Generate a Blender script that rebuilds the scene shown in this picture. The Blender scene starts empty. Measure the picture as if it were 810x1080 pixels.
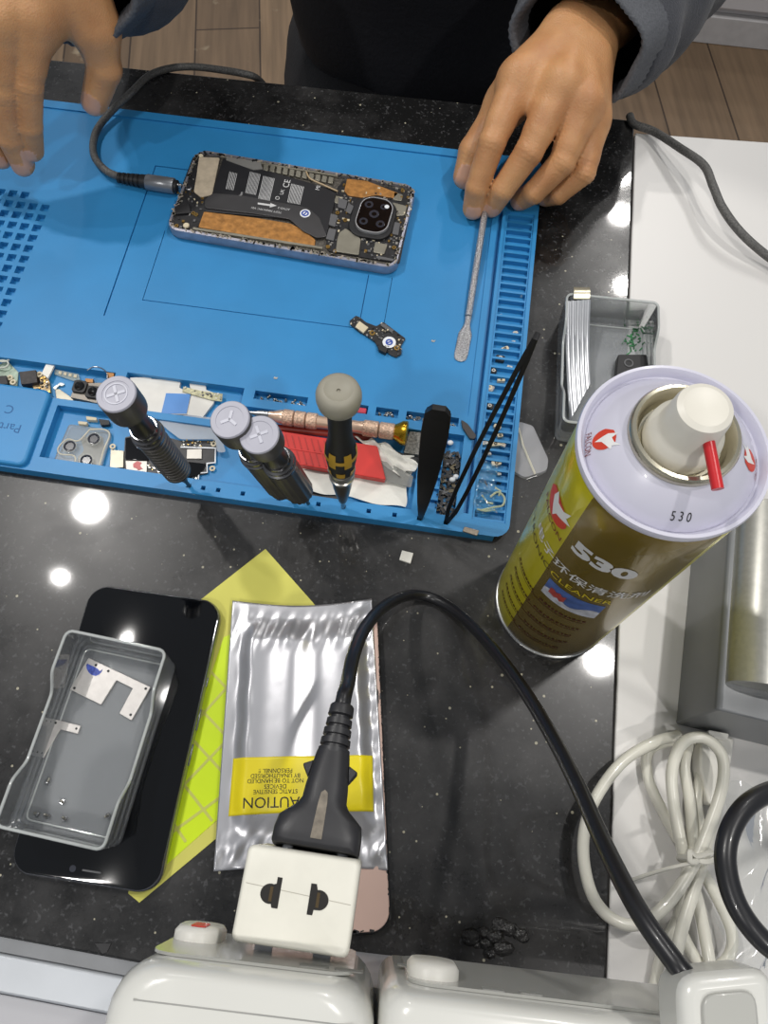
import bpy, bmesh, math, random
import numpy as np
from mathutils import Vector, Matrix
random.seed(7)
SC = bpy.context.scene
COL = SC.collection
PI = math.pi
def R(d): return math.radians(d)

# ------------------------------------------------------------------ camera
CAMF, PITCH, ROLL, CAMH = 819.058, 1.18014, 0.036147, 0.428339
_fw = Vector((0, math.cos(PITCH), -math.sin(PITCH)))
_r0 = Vector((1, 0, 0)); _u0 = _r0.cross(_fw)
_rt = math.cos(ROLL)*_r0 + math.sin(ROLL)*_u0
_up = -math.sin(ROLL)*_r0 + math.cos(ROLL)*_u0
CAMPOS = Vector((0, 0, CAMH))
cam_d = bpy.data.cameras.new('camera'); cam = bpy.data.objects.new('camera', cam_d); COL.objects.link(cam)
cam.matrix_world = Matrix(((_rt.x, _up.x, -_fw.x, 0), (_rt.y, _up.y, -_fw.y, 0), (_rt.z, _up.z, -_fw.z, CAMH), (0, 0, 0, 1)))
cam_d.sensor_fit = 'VERTICAL'; cam_d.sensor_height = 24.0; cam_d.lens = CAMF/1080*24.0
cam_d.clip_start = 0.01; cam_d.clip_end = 50
SC.camera = cam
def ray(x, y):
    return (_fw*CAMF + _rt*(x-405) - _up*(y-540)).normalized()
def P(x, y, z=0.0):
    """the point of the real horizontal plane at height z seen in direction (x, y)"""
    d = ray(x, y); t = (z-CAMH)/d.z
    return CAMPOS + d*t
def PP(pts, z=0.0):
    return [P(a, b, z) for a, b in pts]
def Pdist(x, y, base, L, hi=True):
    """the point on the ray at distance L from base (the far end of a stick standing at base)"""
    d = ray(x, y); w = CAMPOS-base
    b = d.dot(w); c = w.dot(w)-L*L; D = b*b-c
    if D < 0: return CAMPOS + d*(-b)
    s = math.sqrt(D)
    return CAMPOS + d*((-b-s) if hi else (-b+s))

# ------------------------------------------------------------------ objects
ROOTM = {}
def tag(o, label=None, cat=None, group=None, kind=None):
    if label: o['label'] = label
    if cat: o['category'] = cat
    if group: o['group'] = group
    if kind: o['kind'] = kind
    return o
def thing(name, label, cat, loc=(0, 0, 0), rotz=0.0, group=None, rot=None):
    o = bpy.data.objects.new(name, None); COL.objects.link(o)
    o.empty_display_size = 0.01
    o.location = loc
    o.rotation_euler = rot if rot is not None else (0, 0, rotz)
    M = Matrix.Translation(Vector(loc)) @ o.rotation_euler.to_matrix().to_4x4()
    ROOTM[o] = M
    return tag(o, label, cat, group)
def copy_tree(o, parent=None):
    c = o.copy(); COL.objects.link(c); c.parent = parent
    for ch in list(o.children): copy_tree(ch, c)
    return c
def rootm(o):
    while o is not None:
        if o in ROOTM: return ROOTM[o]
        o = o.parent
    return Matrix.Identity(4)

def link_mesh(name, verts, faces, mats, parent=None, fm=None, smooth=40, world=True, bev=0.0, seg=2, sub=0, fsmooth=True):
    me = bpy.data.meshes.new(name)
    if world and parent is not None:
        Mi = rootm(parent).inverted()
        verts = [Mi @ Vector(v) for v in verts]
    me.from_pydata([tuple(v) for v in verts], [], faces)
    if not isinstance(mats, (list, tuple)): mats = [mats]
    for m in mats: me.materials.append(m)
    if fm is not None:
        me.polygons.foreach_set('material_index', fm)
    me.validate(); me.update()
    if fsmooth:
        me.polygons.foreach_set('use_smooth', [True]*len(me.polygons))
        if smooth < 179: me.set_sharp_from_angle(angle=R(smooth))
    o = bpy.data.objects.new(name, me); COL.objects.link(o)
    if parent is not None: o.parent = parent
    if bev:
        b = o.modifiers.new('bevel', 'BEVEL'); b.width = bev; b.segments = seg; b.limit_method = 'ANGLE'; b.angle_limit = R(35)
    if sub:
        s = o.modifiers.new('sub', 'SUBSURF'); s.levels = sub; s.render_levels = sub
    return o

def arc_pts(pts, n=8):
    """Catmull-Rom through points"""
    pts = [Vector(p) for p in pts]
    if len(pts) < 3: return pts
    out = []
    q = [pts[0]*2-pts[1]] + pts + [pts[-1]*2-pts[-2]]
    for i in range(1, len(q)-2):
        a, b, c, d = q[i-1], q[i], q[i+1], q[i+2]
        for k in range(n):
            t = k/n
            out.append(0.5*((2*b)+(c-a)*t+(2*a-5*b+4*c-d)*t*t+(3*b-3*c+d-a)*t**3))
    out.append(pts[-1]); return out
def lin(vals, n):
    out = []
    for i in range(len(vals)-1):
        for k in range(n): out.append(vals[i]+(vals[i+1]-vals[i])*k/n)
    out.append(vals[-1]); return out

def frame(axis, hint=None):
    a = Vector(axis).normalized()
    h = Vector(hint) if hint else (Vector((0, 0, 1)) if abs(a.z) < 0.9 else Vector((1, 0, 0)))
    u = (h-a*h.dot(a)).normalized(); v = a.cross(u)
    return a, u, v
def frame_m(origin, axis, hint=None):
    """matrix whose local z is axis"""
    a, u, v = frame(axis, hint)
    return Matrix(((u.x, v.x, a.x, origin[0]), (u.y, v.y, a.y, origin[1]), (u.z, v.z, a.z, origin[2]), (0, 0, 0, 1)))

def rrect(w, d, r, n=6, cx=0, cy=0):
    out = []
    for sx, sy, a0 in ((1, 1, 0), (-1, 1, 90), (-1, -1, 180), (1, -1, 270)):
        for k in range(n+1):
            a = R(a0+90*k/n)
            out.append((cx+sx*(w/2-r)+r*math.cos(a), cy+sy*(d/2-r)+r*math.sin(a)))
    return out
def roundpoly(pts, r, n=4):
    """round the corners of a 2-D polygon"""
    out = []; N = len(pts)
    for i in range(N):
        p0, p1, p2 = Vector(pts[i-1][:2]), Vector(pts[i][:2]), Vector(pts[(i+1) % N][:2])
        a, b = (p0-p1), (p2-p1); rr = min(r, a.length*0.45, b.length*0.45)
        s, e = p1+a.normalized()*rr, p1+b.normalized()*rr
        for k in range(n+1):
            t = k/n
            out.append(tuple(s*(1-t)**2+p1*2*t*(1-t)+e*t*t))
    return out

class MB:
    def __init__(s): s.v = []; s.f = []; s.m = []; s.mi = 0; s.M = None
    def add(s, vs, fs):
        b = len(s.v)
        if s.M is not None: vs = [s.M @ Vector(v) for v in vs]
        s.v += [Vector(v) for v in vs]; s.f += [tuple(i+b for i in f) for f in fs]; s.m += [s.mi]*len(fs)
        return s
    def box(s, c, d, rz=0.0):
        x, y, z = d[0]/2, d[1]/2, d[2]/2; co, si = math.cos(rz), math.sin(rz)
        vs = []
        for k in (-z, z):
            for a, b in ((-x, -y), (x, -y), (x, y), (-x, y)):
                vs.append((c[0]+a*co-b*si, c[1]+a*si+b*co, c[2]+k))
        return s.add(vs, [(3, 2, 1, 0), (4, 5, 6, 7), (0, 1, 5, 4), (1, 2, 6, 5), (2, 3, 7, 6), (3, 0, 4, 7)])
    def prism(s, poly, z0, z1, top_scale=None):
        poly = [(p[0], p[1]) for p in poly]
        A = sum(poly[i-1][0]*poly[i][1]-poly[i][0]*poly[i-1][1] for i in range(len(poly)))
        if A < 0: poly = poly[::-1]
        n = len(poly); vs = [(x, y, z0) for x, y in poly]
        if top_scale is None: vs += [(x, y, z1) for x, y in poly]
        else:
            cx = sum(p[0] for p in poly)/n; cy = sum(p[1] for p in poly)/n
            vs += [(cx+(x-cx)*top_scale, cy+(y-cy)*top_scale, z1) for x, y in poly]
        fs = [tuple(range(n))[::-1], tuple(range(n, 2*n))]+[(i, (i+1) % n, n+(i+1) % n, n+i) for i in range(n)]
        return s.add(vs, fs)
    def flat(s, poly, z):
        return s.prism(poly, z-0.00008, z)
    def tube(s, pts, r, n=10, caps=True, flat=None):
        pts = [Vector(p) for p in pts]; N = len(pts)
        rs = r if isinstance(r, (list, tuple)) else [r]*N
        vs = []; fs = []; u = None
        for i, p in enumerate(pts):
            t = (pts[min(i+1, N-1)]-pts[max(i-1, 0)])
            if t.length < 1e-9: t = Vector((0, 0, 1))
            t.normalize()
            if u is None: _, u, _ = frame(t)
            u = (u-t*u.dot(t)).normalized(); w = t.cross(u)
            for k in range(n):
                a = 2*PI*k/n
                vs.append(p+(u*math.cos(a)+w*math.sin(a)*(flat or 1.0))*rs[i])
        for i in range(N-1):
            for k in range(n):
                fs.append((i*n+k, i*n+(k+1) % n, (i+1)*n+(k+1) % n, (i+1)*n+k))
        if caps: fs += [tuple(range(n))[::-1], tuple(range((N-1)*n, N*n))]
        return s.add(vs, fs)
    def lathe(s, prof, n=32, caps=True, ripple=None):
        vs = []; fs = []; N = len(prof)
        for i, (r, z) in enumerate(prof):
            for k in range(n):
                a = 2*PI*k/n; rr = r
                if ripple: rr = r*ripple(a, z)
                vs.append((rr*math.cos(a), rr*math.sin(a), z))
        for i in range(N-1):
            for k in range(n):
                fs.append((i*n+k, i*n+(k+1) % n, (i+1)*n+(k+1) % n, (i+1)*n+k))
        if caps:
            fs += [tuple(range(n))[::-1], tuple(range((N-1)*n, N*n))]
        return s.add(vs, fs)
    def loft(s, rings, caps=True, closed=True):
        n = len(rings[0]); vs = [v for r in rings for v in r]; fs = []
        for i in range(len(rings)-1):
            for k in range(n if closed else n-1):
                fs.append((i*n+k, i*n+(k+1) % n, (i+1)*n+(k+1) % n, (i+1)*n+k))
        if caps: fs += [tuple(range(n))[::-1], tuple(range((len(rings)-1)*n, len(rings)*n))]
        return s.add(vs, fs)
    def sphere(s, c, r, n=12, m=8, sc=(1, 1, 1)):
        vs = [(c[0], c[1], c[2]-r*sc[2])]; fs = []
        for i in range(1, m):
            th = -PI/2+PI*i/m
            for k in range(n):
                a = 2*PI*k/n
                vs.append((c[0]+r*sc[0]*math.cos(th)*math.cos(a), c[1]+r*sc[1]*math.cos(th)*math.sin(a), c[2]+r*sc[2]*math.sin(th)))
        vs.append((c[0], c[1], c[2]+r*sc[2])); L = len(vs)-1
        for k in range(n): fs.append((0, 1+(k+1) % n, 1+k)); fs.append((L, L-n+k, L-n+(k+1) % n))
        for i in range(m-2):
            for k in range(n):
                a = 1+i*n
                fs.append((a+k, a+(k+1) % n, a+n+(k+1) % n, a+n+k))
        return s.add(vs, fs)
    def ring(s, c, r0, r1, z0, z1, n=20):
        """a flat ring (washer)"""
        vs = []; fs = []
        for k in range(n):
            a = 2*PI*k/n; co, si = math.cos(a), math.sin(a)
            vs += [(c[0]+r0*co, c[1]+r0*si, z0), (c[0]+r1*co, c[1]+r1*si, z0), (c[0]+r1*co, c[1]+r1*si, z1), (c[0]+r0*co, c[1]+r0*si, z1)]
        for k in range(n):
            a, b = 4*k, 4*((k+1) % n)
            for i in range(4):
                j = (i+1) % 4
                fs.append((a+i, b+i, b+j, a+j))
        return s.add(vs, [f[::-1] for f in fs])
    def sheet(s, fn, nu, nv, thick=0.0):
        """surface fn(u,v) with u,v in 0..1; a second skin below gives thickness"""
        vs = [Vector(fn(i/nu, j/nv)) for j in range(nv+1) for i in range(nu+1)]
        W = nu+1
        fs = [(j*W+i, j*W+i+1, (j+1)*W+i+1, (j+1)*W+i) for j in range(nv) for i in range(nu)]
        if thick:
            B = len(vs); vs += [v-Vector((0, 0, thick)) for v in vs]
            fs += [tuple(B+q for q in f[::-1]) for f in list(fs)]
            edge = [i for i in range(W)]+[j*W+nu for j in range(1, nv+1)]+[nv*W+i for i in range(nu-1, -1, -1)]+[j*W for j in range(nv-1, 0, -1)]
            for a, b in zip(edge, edge[1:]+edge[:1]): fs.append((b, a, B+a, B+b))
        return s.add(vs, fs)
    def text(s, body, size, M, extrude=0.0, map_fn=None, align='CENTER', sub=0, sx=1.0, bold=0.0):
        vs, fs = text_geo(body, size, align, sub, bold)
        vs = [(x*sx, y, 0) for x, y in vs]
        if map_fn: vs = [map_fn(x, y) for x, y, _ in vs]
        else: vs = [M @ Vector(v) for v in vs]
        old = s.M; s.M = None; s.add(vs, fs); s.M = old
        return s
    def build(s, name, mats, parent=None, **k):
        if isinstance(mats, (list, tuple)): k['fm'] = s.m
        return link_mesh(name, s.v, s.f, mats, parent, **k)

def text_geo(body, size, align='CENTER', sub=0, bold=0.0):
    cu = bpy.data.curves.new('tmp', 'FONT'); cu.body = body; cu.size = size; cu.align_x = align; cu.align_y = 'CENTER'
    cu.resolution_u = 3; cu.offset = bold
    ob = bpy.data.objects.new('tmp', cu); COL.objects.link(ob)
    dg = bpy.context.evaluated_depsgraph_get(); ev = ob.evaluated_get(dg); me = ev.to_mesh()
    bm = bmesh.new(); bm.from_mesh(me); ev.to_mesh_clear()
    bmesh.ops.triangulate(bm, faces=bm.faces[:])
    for _ in range(sub):
        L = [e for e in bm.edges if e.calc_length() > size*0.25]
        if not L: break
        bmesh.ops.subdivide_edges(bm, edges=L, cuts=1)
        bmesh.ops.triangulate(bm, faces=bm.faces[:])
    bm.verts.index_update()
    vs = [(v.co.x, v.co.y) for v in bm.verts]; fs = [tuple(v.index for v in f.verts) for f in bm.faces]
    bm.free(); bpy.data.objects.remove(ob); bpy.data.curves.remove(cu)
    return vs, fs

def poly_geo(pts, maxlen):
    bm = bmesh.new(); bm.faces.new([bm.verts.new((x, y, 0)) for x, y in pts]); bmesh.ops.triangulate(bm, faces=bm.faces[:])
    for _ in range(3):
        L = [e for e in bm.edges if e.calc_length() > maxlen]
        if not L: break
        bmesh.ops.subdivide_edges(bm, edges=L, cuts=1); bmesh.ops.triangulate(bm, faces=bm.faces[:])
    bm.normal_update()
    for f in bm.faces:
        if f.normal.z < 0: f.normal_flip()
    bm.verts.index_update(); r = [(v.co.x, v.co.y) for v in bm.verts], [tuple(v.index for v in f.verts) for f in bm.faces]
    bm.free(); return r

# ------------------------------------------------------------------ materials
def srgb(r, g, b):
    f = lambda c: (c/255/12.92) if c <= 10.3 else ((c/255+0.055)/1.055)**2.4
    return (f(r), f(g), f(b), 1)
MATS = {}
def mat(name, rgb, rough=0.5, metal=0.0, noise=None, bump=None, coat=0.0, spec=0.5, trans=0.0, sheen=0.0, sss=0.0, coat_r=0.05, ior=None):
    """noise=(scale, amount 0..1 [, detail]) varies the colour a little; bump=(scale, strength, distance)"""
    if name in MATS: return MATS[name]
    m = bpy.data.materials.new(name); m.use_nodes = True; nt = m.node_tree; b = nt.nodes['Principled BSDF']
    c = srgb(*rgb)
    b.inputs['Base Color'].default_value = c; b.inputs['Roughness'].default_value = rough; b.inputs['Metallic'].default_value = metal
    b.inputs['Specular IOR Level'].default_value = spec
    if coat: b.inputs['Coat Weight'].default_value = coat; b.inputs['Coat Roughness'].default_value = coat_r
    if trans: b.inputs['Transmission Weight'].default_value = trans
    if ior: b.inputs['IOR'].default_value = ior
    if sheen: b.inputs['Sheen Weight'].default_value = sheen
    if sss: b.inputs['Subsurface Weight'].default_value = sss; b.inputs['Subsurface Radius'].default_value = (0.006, 0.002, 0.001); b.inputs['Subsurface Scale'].default_value = 1.0
    tc = nt.nodes.new('ShaderNodeTexCoord')
    n = None
    if noise is None: noise = (60, 0.06)
    n = nt.nodes.new('ShaderNodeTexNoise'); n.inputs['Scale'].default_value = noise[0]; n.inputs['Detail'].default_value = noise[2] if len(noise) > 2 else 4
    nt.links.new(tc.outputs['Object'], n.inputs['Vector'])
    mx = nt.nodes.new('ShaderNodeMix'); mx.data_type = 'RGBA'
    a = noise[1]
    mx.inputs[6].default_value = (c[0]*(1-a), c[1]*(1-a), c[2]*(1-a), 1)
    mx.inputs[7].default_value = (min(1, c[0]*(1+a)), min(1, c[1]*(1+a)), min(1, c[2]*(1+a)), 1)
    rp = nt.nodes.new('ShaderNodeMapRange'); rp.inputs[1].default_value = 0.3; rp.inputs[2].default_value = 0.7
    nt.links.new(n.outputs['Fac'], rp.inputs[0]); nt.links.new(rp.outputs[0], mx.inputs[0])
    nt.links.new(mx.outputs[2], b.inputs['Base Color'])
    if bump:
        n2 = nt.nodes.new('ShaderNodeTexNoise'); n2.inputs['Scale'].default_value = bump[0]; n2.inputs['Detail'].default_value = 3
        nt.links.new(tc.outputs['Object'], n2.inputs['Vector'])
        bp = nt.nodes.new('ShaderNodeBump'); bp.inputs['Strength'].default_value = bump[1]; bp.inputs['Distance'].default_value = bump[2]
        nt.links.new(n2.outputs['Fac'], bp.inputs['Height']); nt.links.new(bp.outputs['Normal'], b.inputs['Normal'])
    MATS[name] = m; return m
def clear(name, rgb, alpha=0.25, rough=0.15, gloss=0.12):
    """thin clear plastic: part see-through, part milky, with a gloss"""
    if name in MATS: return MATS[name]
    m = bpy.data.materials.new(name); m.use_nodes = True; nt = m.node_tree; b = nt.nodes['Principled BSDF']; out = nt.nodes['Material Output']
    b.inputs['Base Color'].default_value = srgb(*rgb); b.inputs['Roughness'].default_value = rough
    tr = nt.nodes.new('ShaderNodeBsdfTransparent'); tr.inputs[0].default_value = (0.96, 0.97, 0.97, 1)
    mx = nt.nodes.new('ShaderNodeMixShader'); mx.inputs[0].default_value = alpha; nt.links.new(tr.outputs[0], mx.inputs[1]); nt.links.new(b.outputs[0], mx.inputs[2])
    gl = nt.nodes.new('ShaderNodeBsdfGlossy'); gl.inputs['Roughness'].default_value = 0.06; gl.inputs[0].default_value = (1, 1, 1, 1)
    m2 = nt.nodes.new('ShaderNodeMixShader'); f2 = nt.nodes.new('ShaderNodeFresnel'); f2.inputs[0].default_value = 1.0+gloss*3
    nt.links.new(f2.outputs[0], m2.inputs[0]); nt.links.new(mx.outputs[0], m2.inputs[1]); nt.links.new(gl.outputs[0], m2.inputs[2])
    nt.links.new(m2.outputs[0], out.inputs['Surface'])
    MATS[name] = m; return m
# ------------------------------------------------------------------ light and view
SC.view_settings.view_transform = 'Standard'; SC.view_settings.look = 'None'
SC.view_settings.exposure = 0.0; SC.view_settings.gamma = 1.0; SC.view_settings.use_curve_mapping = False
w = bpy.data.worlds.new('world'); SC.world = w; w.use_nodes = True
w.node_tree.nodes['Background'].inputs[0].default_value = (0.88, 0.93, 1.0, 1); w.node_tree.nodes['Background'].inputs[1].default_value = WORLD_STRENGTH = 0.29
# ceiling spotlights hung by their mirror images in the worktop, plus two added fill lamps
for i, (x, y, pw, sz) in enumerate([(-0.95, 0.94, 22, .09), (-1.0, 0.70, 5, .03), (0.665, 0.50, 15, .075), (0.89, 2.44, 8, .09), (0.875, 2.24, 8, .09), (0.855, 1.90, 7, .06), (-0.78, 2.89, 12, .09),
                                (0.75, -0.9, 16, .09), (-0.9, -0.8, 15, .09)]):  # these two are added fill behind the camera, with no mirror image
    ld = bpy.data.lights.new('ceiling_or_fill_spot', 'AREA'); ld.shape = 'DISK'; ld.size = sz; ld.energy = pw*0.70; ld.color = (1.0, 0.97, 0.93)
    lo = bpy.data.objects.new('ceiling_or_fill_spot', ld); COL.objects.link(lo); lo.location = (x, y, 1.9)

# ------------------------------------------------------------------ the room
def wood_floor():
    m = bpy.data.materials.new('brown_wood_planks'); m.use_nodes = True; nt = m.node_tree; b = nt.nodes['Principled BSDF']
    tc = nt.nodes.new('ShaderNodeTexCoord'); mp = nt.nodes.new('ShaderNodeMapping'); mp.inputs['Rotation'].default_value = (0, 0, R(84))
    nt.links.new(tc.outputs['Object'], mp.inputs[0])
    br = nt.nodes.new('ShaderNodeTexBrick'); br.inputs['Scale'].default_value = 1.0; br.inputs['Brick Width'].default_value = 1.1; br.inputs['Row Height'].default_value = 0.14
    br.inputs['Mortar Size'].default_value = 0.002; br.inputs['Color1'].default_value = srgb(128, 106, 82); br.inputs['Color2'].default_value = srgb(104, 85, 66); br.inputs['Mortar'].default_value = srgb(60, 46, 34)
    nt.links.new(mp.outputs[0], br.inputs['Vector'])
    m2 = nt.nodes.new('ShaderNodeMapping'); m2.inputs['Scale'].default_value = (3, 45, 3); nt.links.new(mp.outputs[0], m2.inputs[0])
    n = nt.nodes.new('ShaderNodeTexNoise'); n.inputs['Scale'].default_value = 1.6; n.inputs['Detail'].default_value = 6; nt.links.new(m2.outputs[0], n.inputs['Vector'])
    mx = nt.nodes.new('ShaderNodeMix'); mx.data_type = 'RGBA'; mx.blend_type = 'OVERLAY'; mx.inputs[0].default_value = 0.55
    nt.links.new(br.outputs['Color'], mx.inputs[6]); nt.links.new(n.outputs['Fac'], mx.inputs[7])
    n3 = nt.nodes.new('ShaderNodeTexNoise'); n3.inputs['Scale'].default_value = 14; n3.inputs['Detail'].default_value = 5; nt.links.new(tc.outputs['Object'], n3.inputs['Vector'])
    rp = nt.nodes.new('ShaderNodeValToRGB'); rp.color_ramp.elements[0].position = 0.66; rp.color_ramp.elements[1].position = 0.74; nt.links.new(n3.outputs['Fac'], rp.inputs[0])
    m4 = nt.nodes.new('ShaderNodeMix'); m4.data_type = 'RGBA'; nt.links.new(rp.outputs[0], m4.inputs[0]); nt.links.new(mx.outputs[2], m4.inputs[6]); m4.inputs[7].default_value = srgb(150, 135, 112)
    nt.links.new(m4.outputs[2], b.inputs['Base Color']); b.inputs['Roughness'].default_value = 0.55
    return m
mb = MB(); mb.box((0, 0.6, -0.755), (4.4, 5.0, 0.01))
tag(mb.build('floor', wood_floor()), kind='structure')
m_wall = mat('white_wall_paint', (206, 204, 204), 0.7, noise=(3, 0.03))
mb = MB(); mb.box((0, 3.9, 0.6), (4.4, 0.12, 2.7)); tag(mb.build('wall_back', m_wall), kind='structure')
a = R(-6.3); ca = Vector((0.6196, 1.6274, -0.75)); da = Vector((math.cos(a), math.sin(a), 0)); na = Vector((-da.y, da.x, 0))
cb = thing('storage_cabinet', 'low white cabinet standing on the wooden floor behind the tables', 'cabinet', ca+da*0.55+na*0.2, a)
mb = MB(); mb.box(ca+da*0.55+na*0.21+Vector((0, 0, 0.33)), (1.7, 0.38, 0.54), a); mb.build('body', mat('white_cabinet_front', (206, 204, 206), 0.5, noise=(5, .02)), cb, bev=0.003)
mb = MB(); mb.box(ca+da*0.55+na*0.205+Vector((0, 0, 0.03)), (1.7, 0.40, 0.06), a); mb.build('plinth', mat('grey_plinth', (188, 186, 186), 0.6), cb, bev=0.002)
for k in (-1, 1):
    mb = MB(); mb.box(ca+da*(0.55+k*0.42)+na*0.012+Vector((0, 0, 0.33)), (0.82, 0.018, 0.50), a); d_ = mb.build('door', MATS['white_cabinet_front'], cb, bev=0.002)
    mb = MB(); mb.box(ca+da*(0.55+k*0.06)+na*-0.006+Vector((0, 0, 0.45)), (0.012, 0.02, 0.12), a); mb.build('handle', mat('steel_pull', (170, 170, 172), .3, 1.0), d_, bev=0.003)

# ------------------------------------------------------------------ black stone worktop
def granite():
    m = bpy.data.materials.new('black_speckled_stone'); m.use_nodes = True; nt = m.node_tree; b = nt.nodes['Principled BSDF']
    tc = nt.nodes.new('ShaderNodeTexCoord')
    def ramp(inp, p0, p1):
        r = nt.nodes.new('ShaderNodeValToRGB'); r.color_ramp.elements[0].position = p0; r.color_ramp.elements[1].position = p1
        nt.links.new(inp, r.inputs[0]); return r.outputs[0]
    def mixc(f, a, bcol):
        x = nt.nodes.new('ShaderNodeMix'); x.data_type = 'RGBA'; nt.links.new(f, x.inputs[0])
        if isinstance(a, tuple): x.inputs[6].default_value = a
        else: nt.links.new(a, x.inputs[6])
        if isinstance(bcol, tuple): x.inputs[7].default_value = bcol
        else: nt.links.new(bcol, x.inputs[7])
        return x.outputs[2]
    big = nt.nodes.new('ShaderNodeTexNoise'); big.inputs['Scale'].default_value = 5.5; big.inputs['Detail'].default_value = 9; big.inputs['Roughness'].default_value = 0.72
    nt.links.new(tc.outputs['Object'], big.inputs['Vector'])
    base = mixc(ramp(big.outputs['Fac'], 0.44, 0.70), srgb(23, 23, 23), srgb(68, 67, 67))
    fine = nt.nodes.new('ShaderNodeTexNoise'); fine.inputs['Scale'].default_value = 420; fine.inputs['Detail'].default_value = 2
    nt.links.new(tc.outputs['Object'], fine.inputs['Vector'])
    base = mixc(ramp(fine.outputs['Fac'], 0.60, 0.72), base, srgb(72, 72, 73))
    vo = nt.nodes.new('ShaderNodeTexVoronoi'); vo.inputs['Scale'].default_value = 175; nt.links.new(tc.outputs['Object'], vo.inputs['Vector'])
    vs = nt.nodes.new('ShaderNodeSeparateColor'); nt.links.new(vo.outputs['Color'], vs.inputs[0])
    th = nt.nodes.new('ShaderNodeMath'); th.operation = 'MULTIPLY'; th.inputs[1].default_value = 0.15; nt.links.new(vs.outputs[0], th.inputs[0])
    lt = nt.nodes.new('ShaderNodeMath'); lt.operation = 'LESS_THAN'; nt.links.new(vo.outputs['Distance'], lt.inputs[0]); nt.links.new(th.outputs[0], lt.inputs[1])
    gt = nt.nodes.new('ShaderNodeMath'); gt.operation = 'GREATER_THAN'; gt.inputs[1].default_value = 0.52; nt.links.new(vs.outputs[1], gt.inputs[0])
    mu = nt.nodes.new('ShaderNodeMath'); mu.operation = 'MULTIPLY'; nt.links.new(lt.outputs[0], mu.inputs[0]); nt.links.new(gt.outputs[0], mu.inputs[1])
    base = mixc(mu.outputs[0], base, srgb(165, 160, 140))
    nt.links.new(base, b.inputs['Base Color'])
    rr = nt.nodes.new('ShaderNodeMapRange'); rr.inputs[1].default_value = 0.35; rr.inputs[2].default_value = 0.7; rr.inputs[3].default_value = 0.20; rr.inputs[4].default_value = 0.36; b.inputs['Specular IOR Level'].default_value = 0.24
    nt.links.new(big.outputs['Fac'], rr.inputs[0]); nt.links.new(rr.outputs[0], b.inputs['Roughness'])
    b.inputs['Coat Weight'].default_value = 0.45; b.inputs['Coat Roughness'].default_value = 0.045
    return m
seam = PP([(668, 127), (665, 260), (640, 995)])
sA, sB = P(669, 133), P(640, 1000)
def seam_x(y): return sA.x+(sB.x-sA.x)*(y-sA.y)/(sB.y-sA.y)
farL, farR = P(122, 70), P(668, 127)
def far_y(x): return farL.y+(farR.y-farL.y)*(x-farL.x)/(farR.x-farL.x)
nl, nr_ = P(0, 988), P(117, 1010)
def near_y(x): return nl.y+(nr_.y-nl.y)*(x-nl.x)/(nr_.x-nl.x)
XL = -0.75
mb = MB(); mb.prism([(XL, near_y(XL)), (seam_x(near_y(.11)), near_y(.11)), (seam_x(far_y(.178)), far_y(.178)), (XL, far_y(XL))], -0.02, 0.0)
wt = thing('worktop', 'black speckled stone worktop with the blue mat and phones lying on it', 'worktop', (-0.2, 0.22, -0.02))
mb.build('slab', granite(), wt, bev=0.001)
# plinth panels under the worktops
mb = MB(); mb.box((-0.28, 0.13, -0.385), (0.62, 0.24, 0.73), R(-4))
mb.build('cabinet_base', mat('dark_cabinet_panel', (70, 70, 74), 0.6), wt)
# dried glue blob and tape residue on the worktop: stains
m_blob = mat('dried_black_glue', (34, 33, 32), 0.25, noise=(300, 0.6), bump=(500, 0.8, 0.002))
c = P(523, 990); mb = MB(); random.seed(3)
for k in range(16):
    a_, r_ = random.random()*6.28, random.random()**.6*0.010
    mb.sphere((c.x+r_*1.5*math.cos(a_), c.y+r_*0.7*math.sin(a_), 0.0), 0.0016+random.random()*0.0022, 8, 6, (1.4, 1, .55))
tag(mb.build('glue_blob', m_blob), 'dried lumpy black glue blob on the stone beside the white power strip', 'glue')

# white laminate table on the other side of the seam
m_board = bpy.data.materials.new('white_laminate'); m_board.use_nodes = True
nt = m_board.node_tree; b = nt.nodes['Principled BSDF']; tc = nt.nodes.new('ShaderNodeTexCoord')
n = nt.nodes.new('ShaderNodeTexNoise'); n.inputs['Scale'].default_value = 55; n.inputs['Detail'].default_value = 5; n.inputs['Roughness'].default_value = .65; nt.links.new(tc.outputs['Object'], n.inputs['Vector'])
rp = nt.nodes.new('ShaderNodeValToRGB'); rp.color_ramp.elements[0].position = .70; rp.color_ramp.elements[0].color = srgb(214, 212, 209); rp.color_ramp.elements[1].position = .80; rp.color_ramp.elements[1].color = srgb(150, 140, 130)
nt.links.new(n.outputs['Fac'], rp.inputs[0]); nt.links.new(rp.outputs[0], b.inputs['Base Color']); b.inputs['Roughness'].default_value = 0.35
bt = P(668, 140); br_ = P(810, 150)
def bfar(x): return bt.y+(br_.y-bt.y)*(x-bt.x)/(br_.x-bt.x)
g_ = 0.0008
mb = MB(); mb.prism([(seam_x(-.12)+g_, -0.12), (0.62, -0.12), (0.62, bfar(.62)), (seam_x(bt.y)+g_, bt.y)], -0.02, 0.0)
bd = thing('side_table', 'white laminate side table with scuffs, joined to the black stone worktop', 'table', (0.35, 0.2, -0.02))
mb.build('table_board', m_board, bd, bev=0.0008)
mb = MB(); mb.box((0.40, 0.18, -0.385), (0.36, 0.50, 0.73)); mb.build('cabinet_base', mat('white_cabinet_panel', (200, 200, 200), 0.5), bd)

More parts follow.
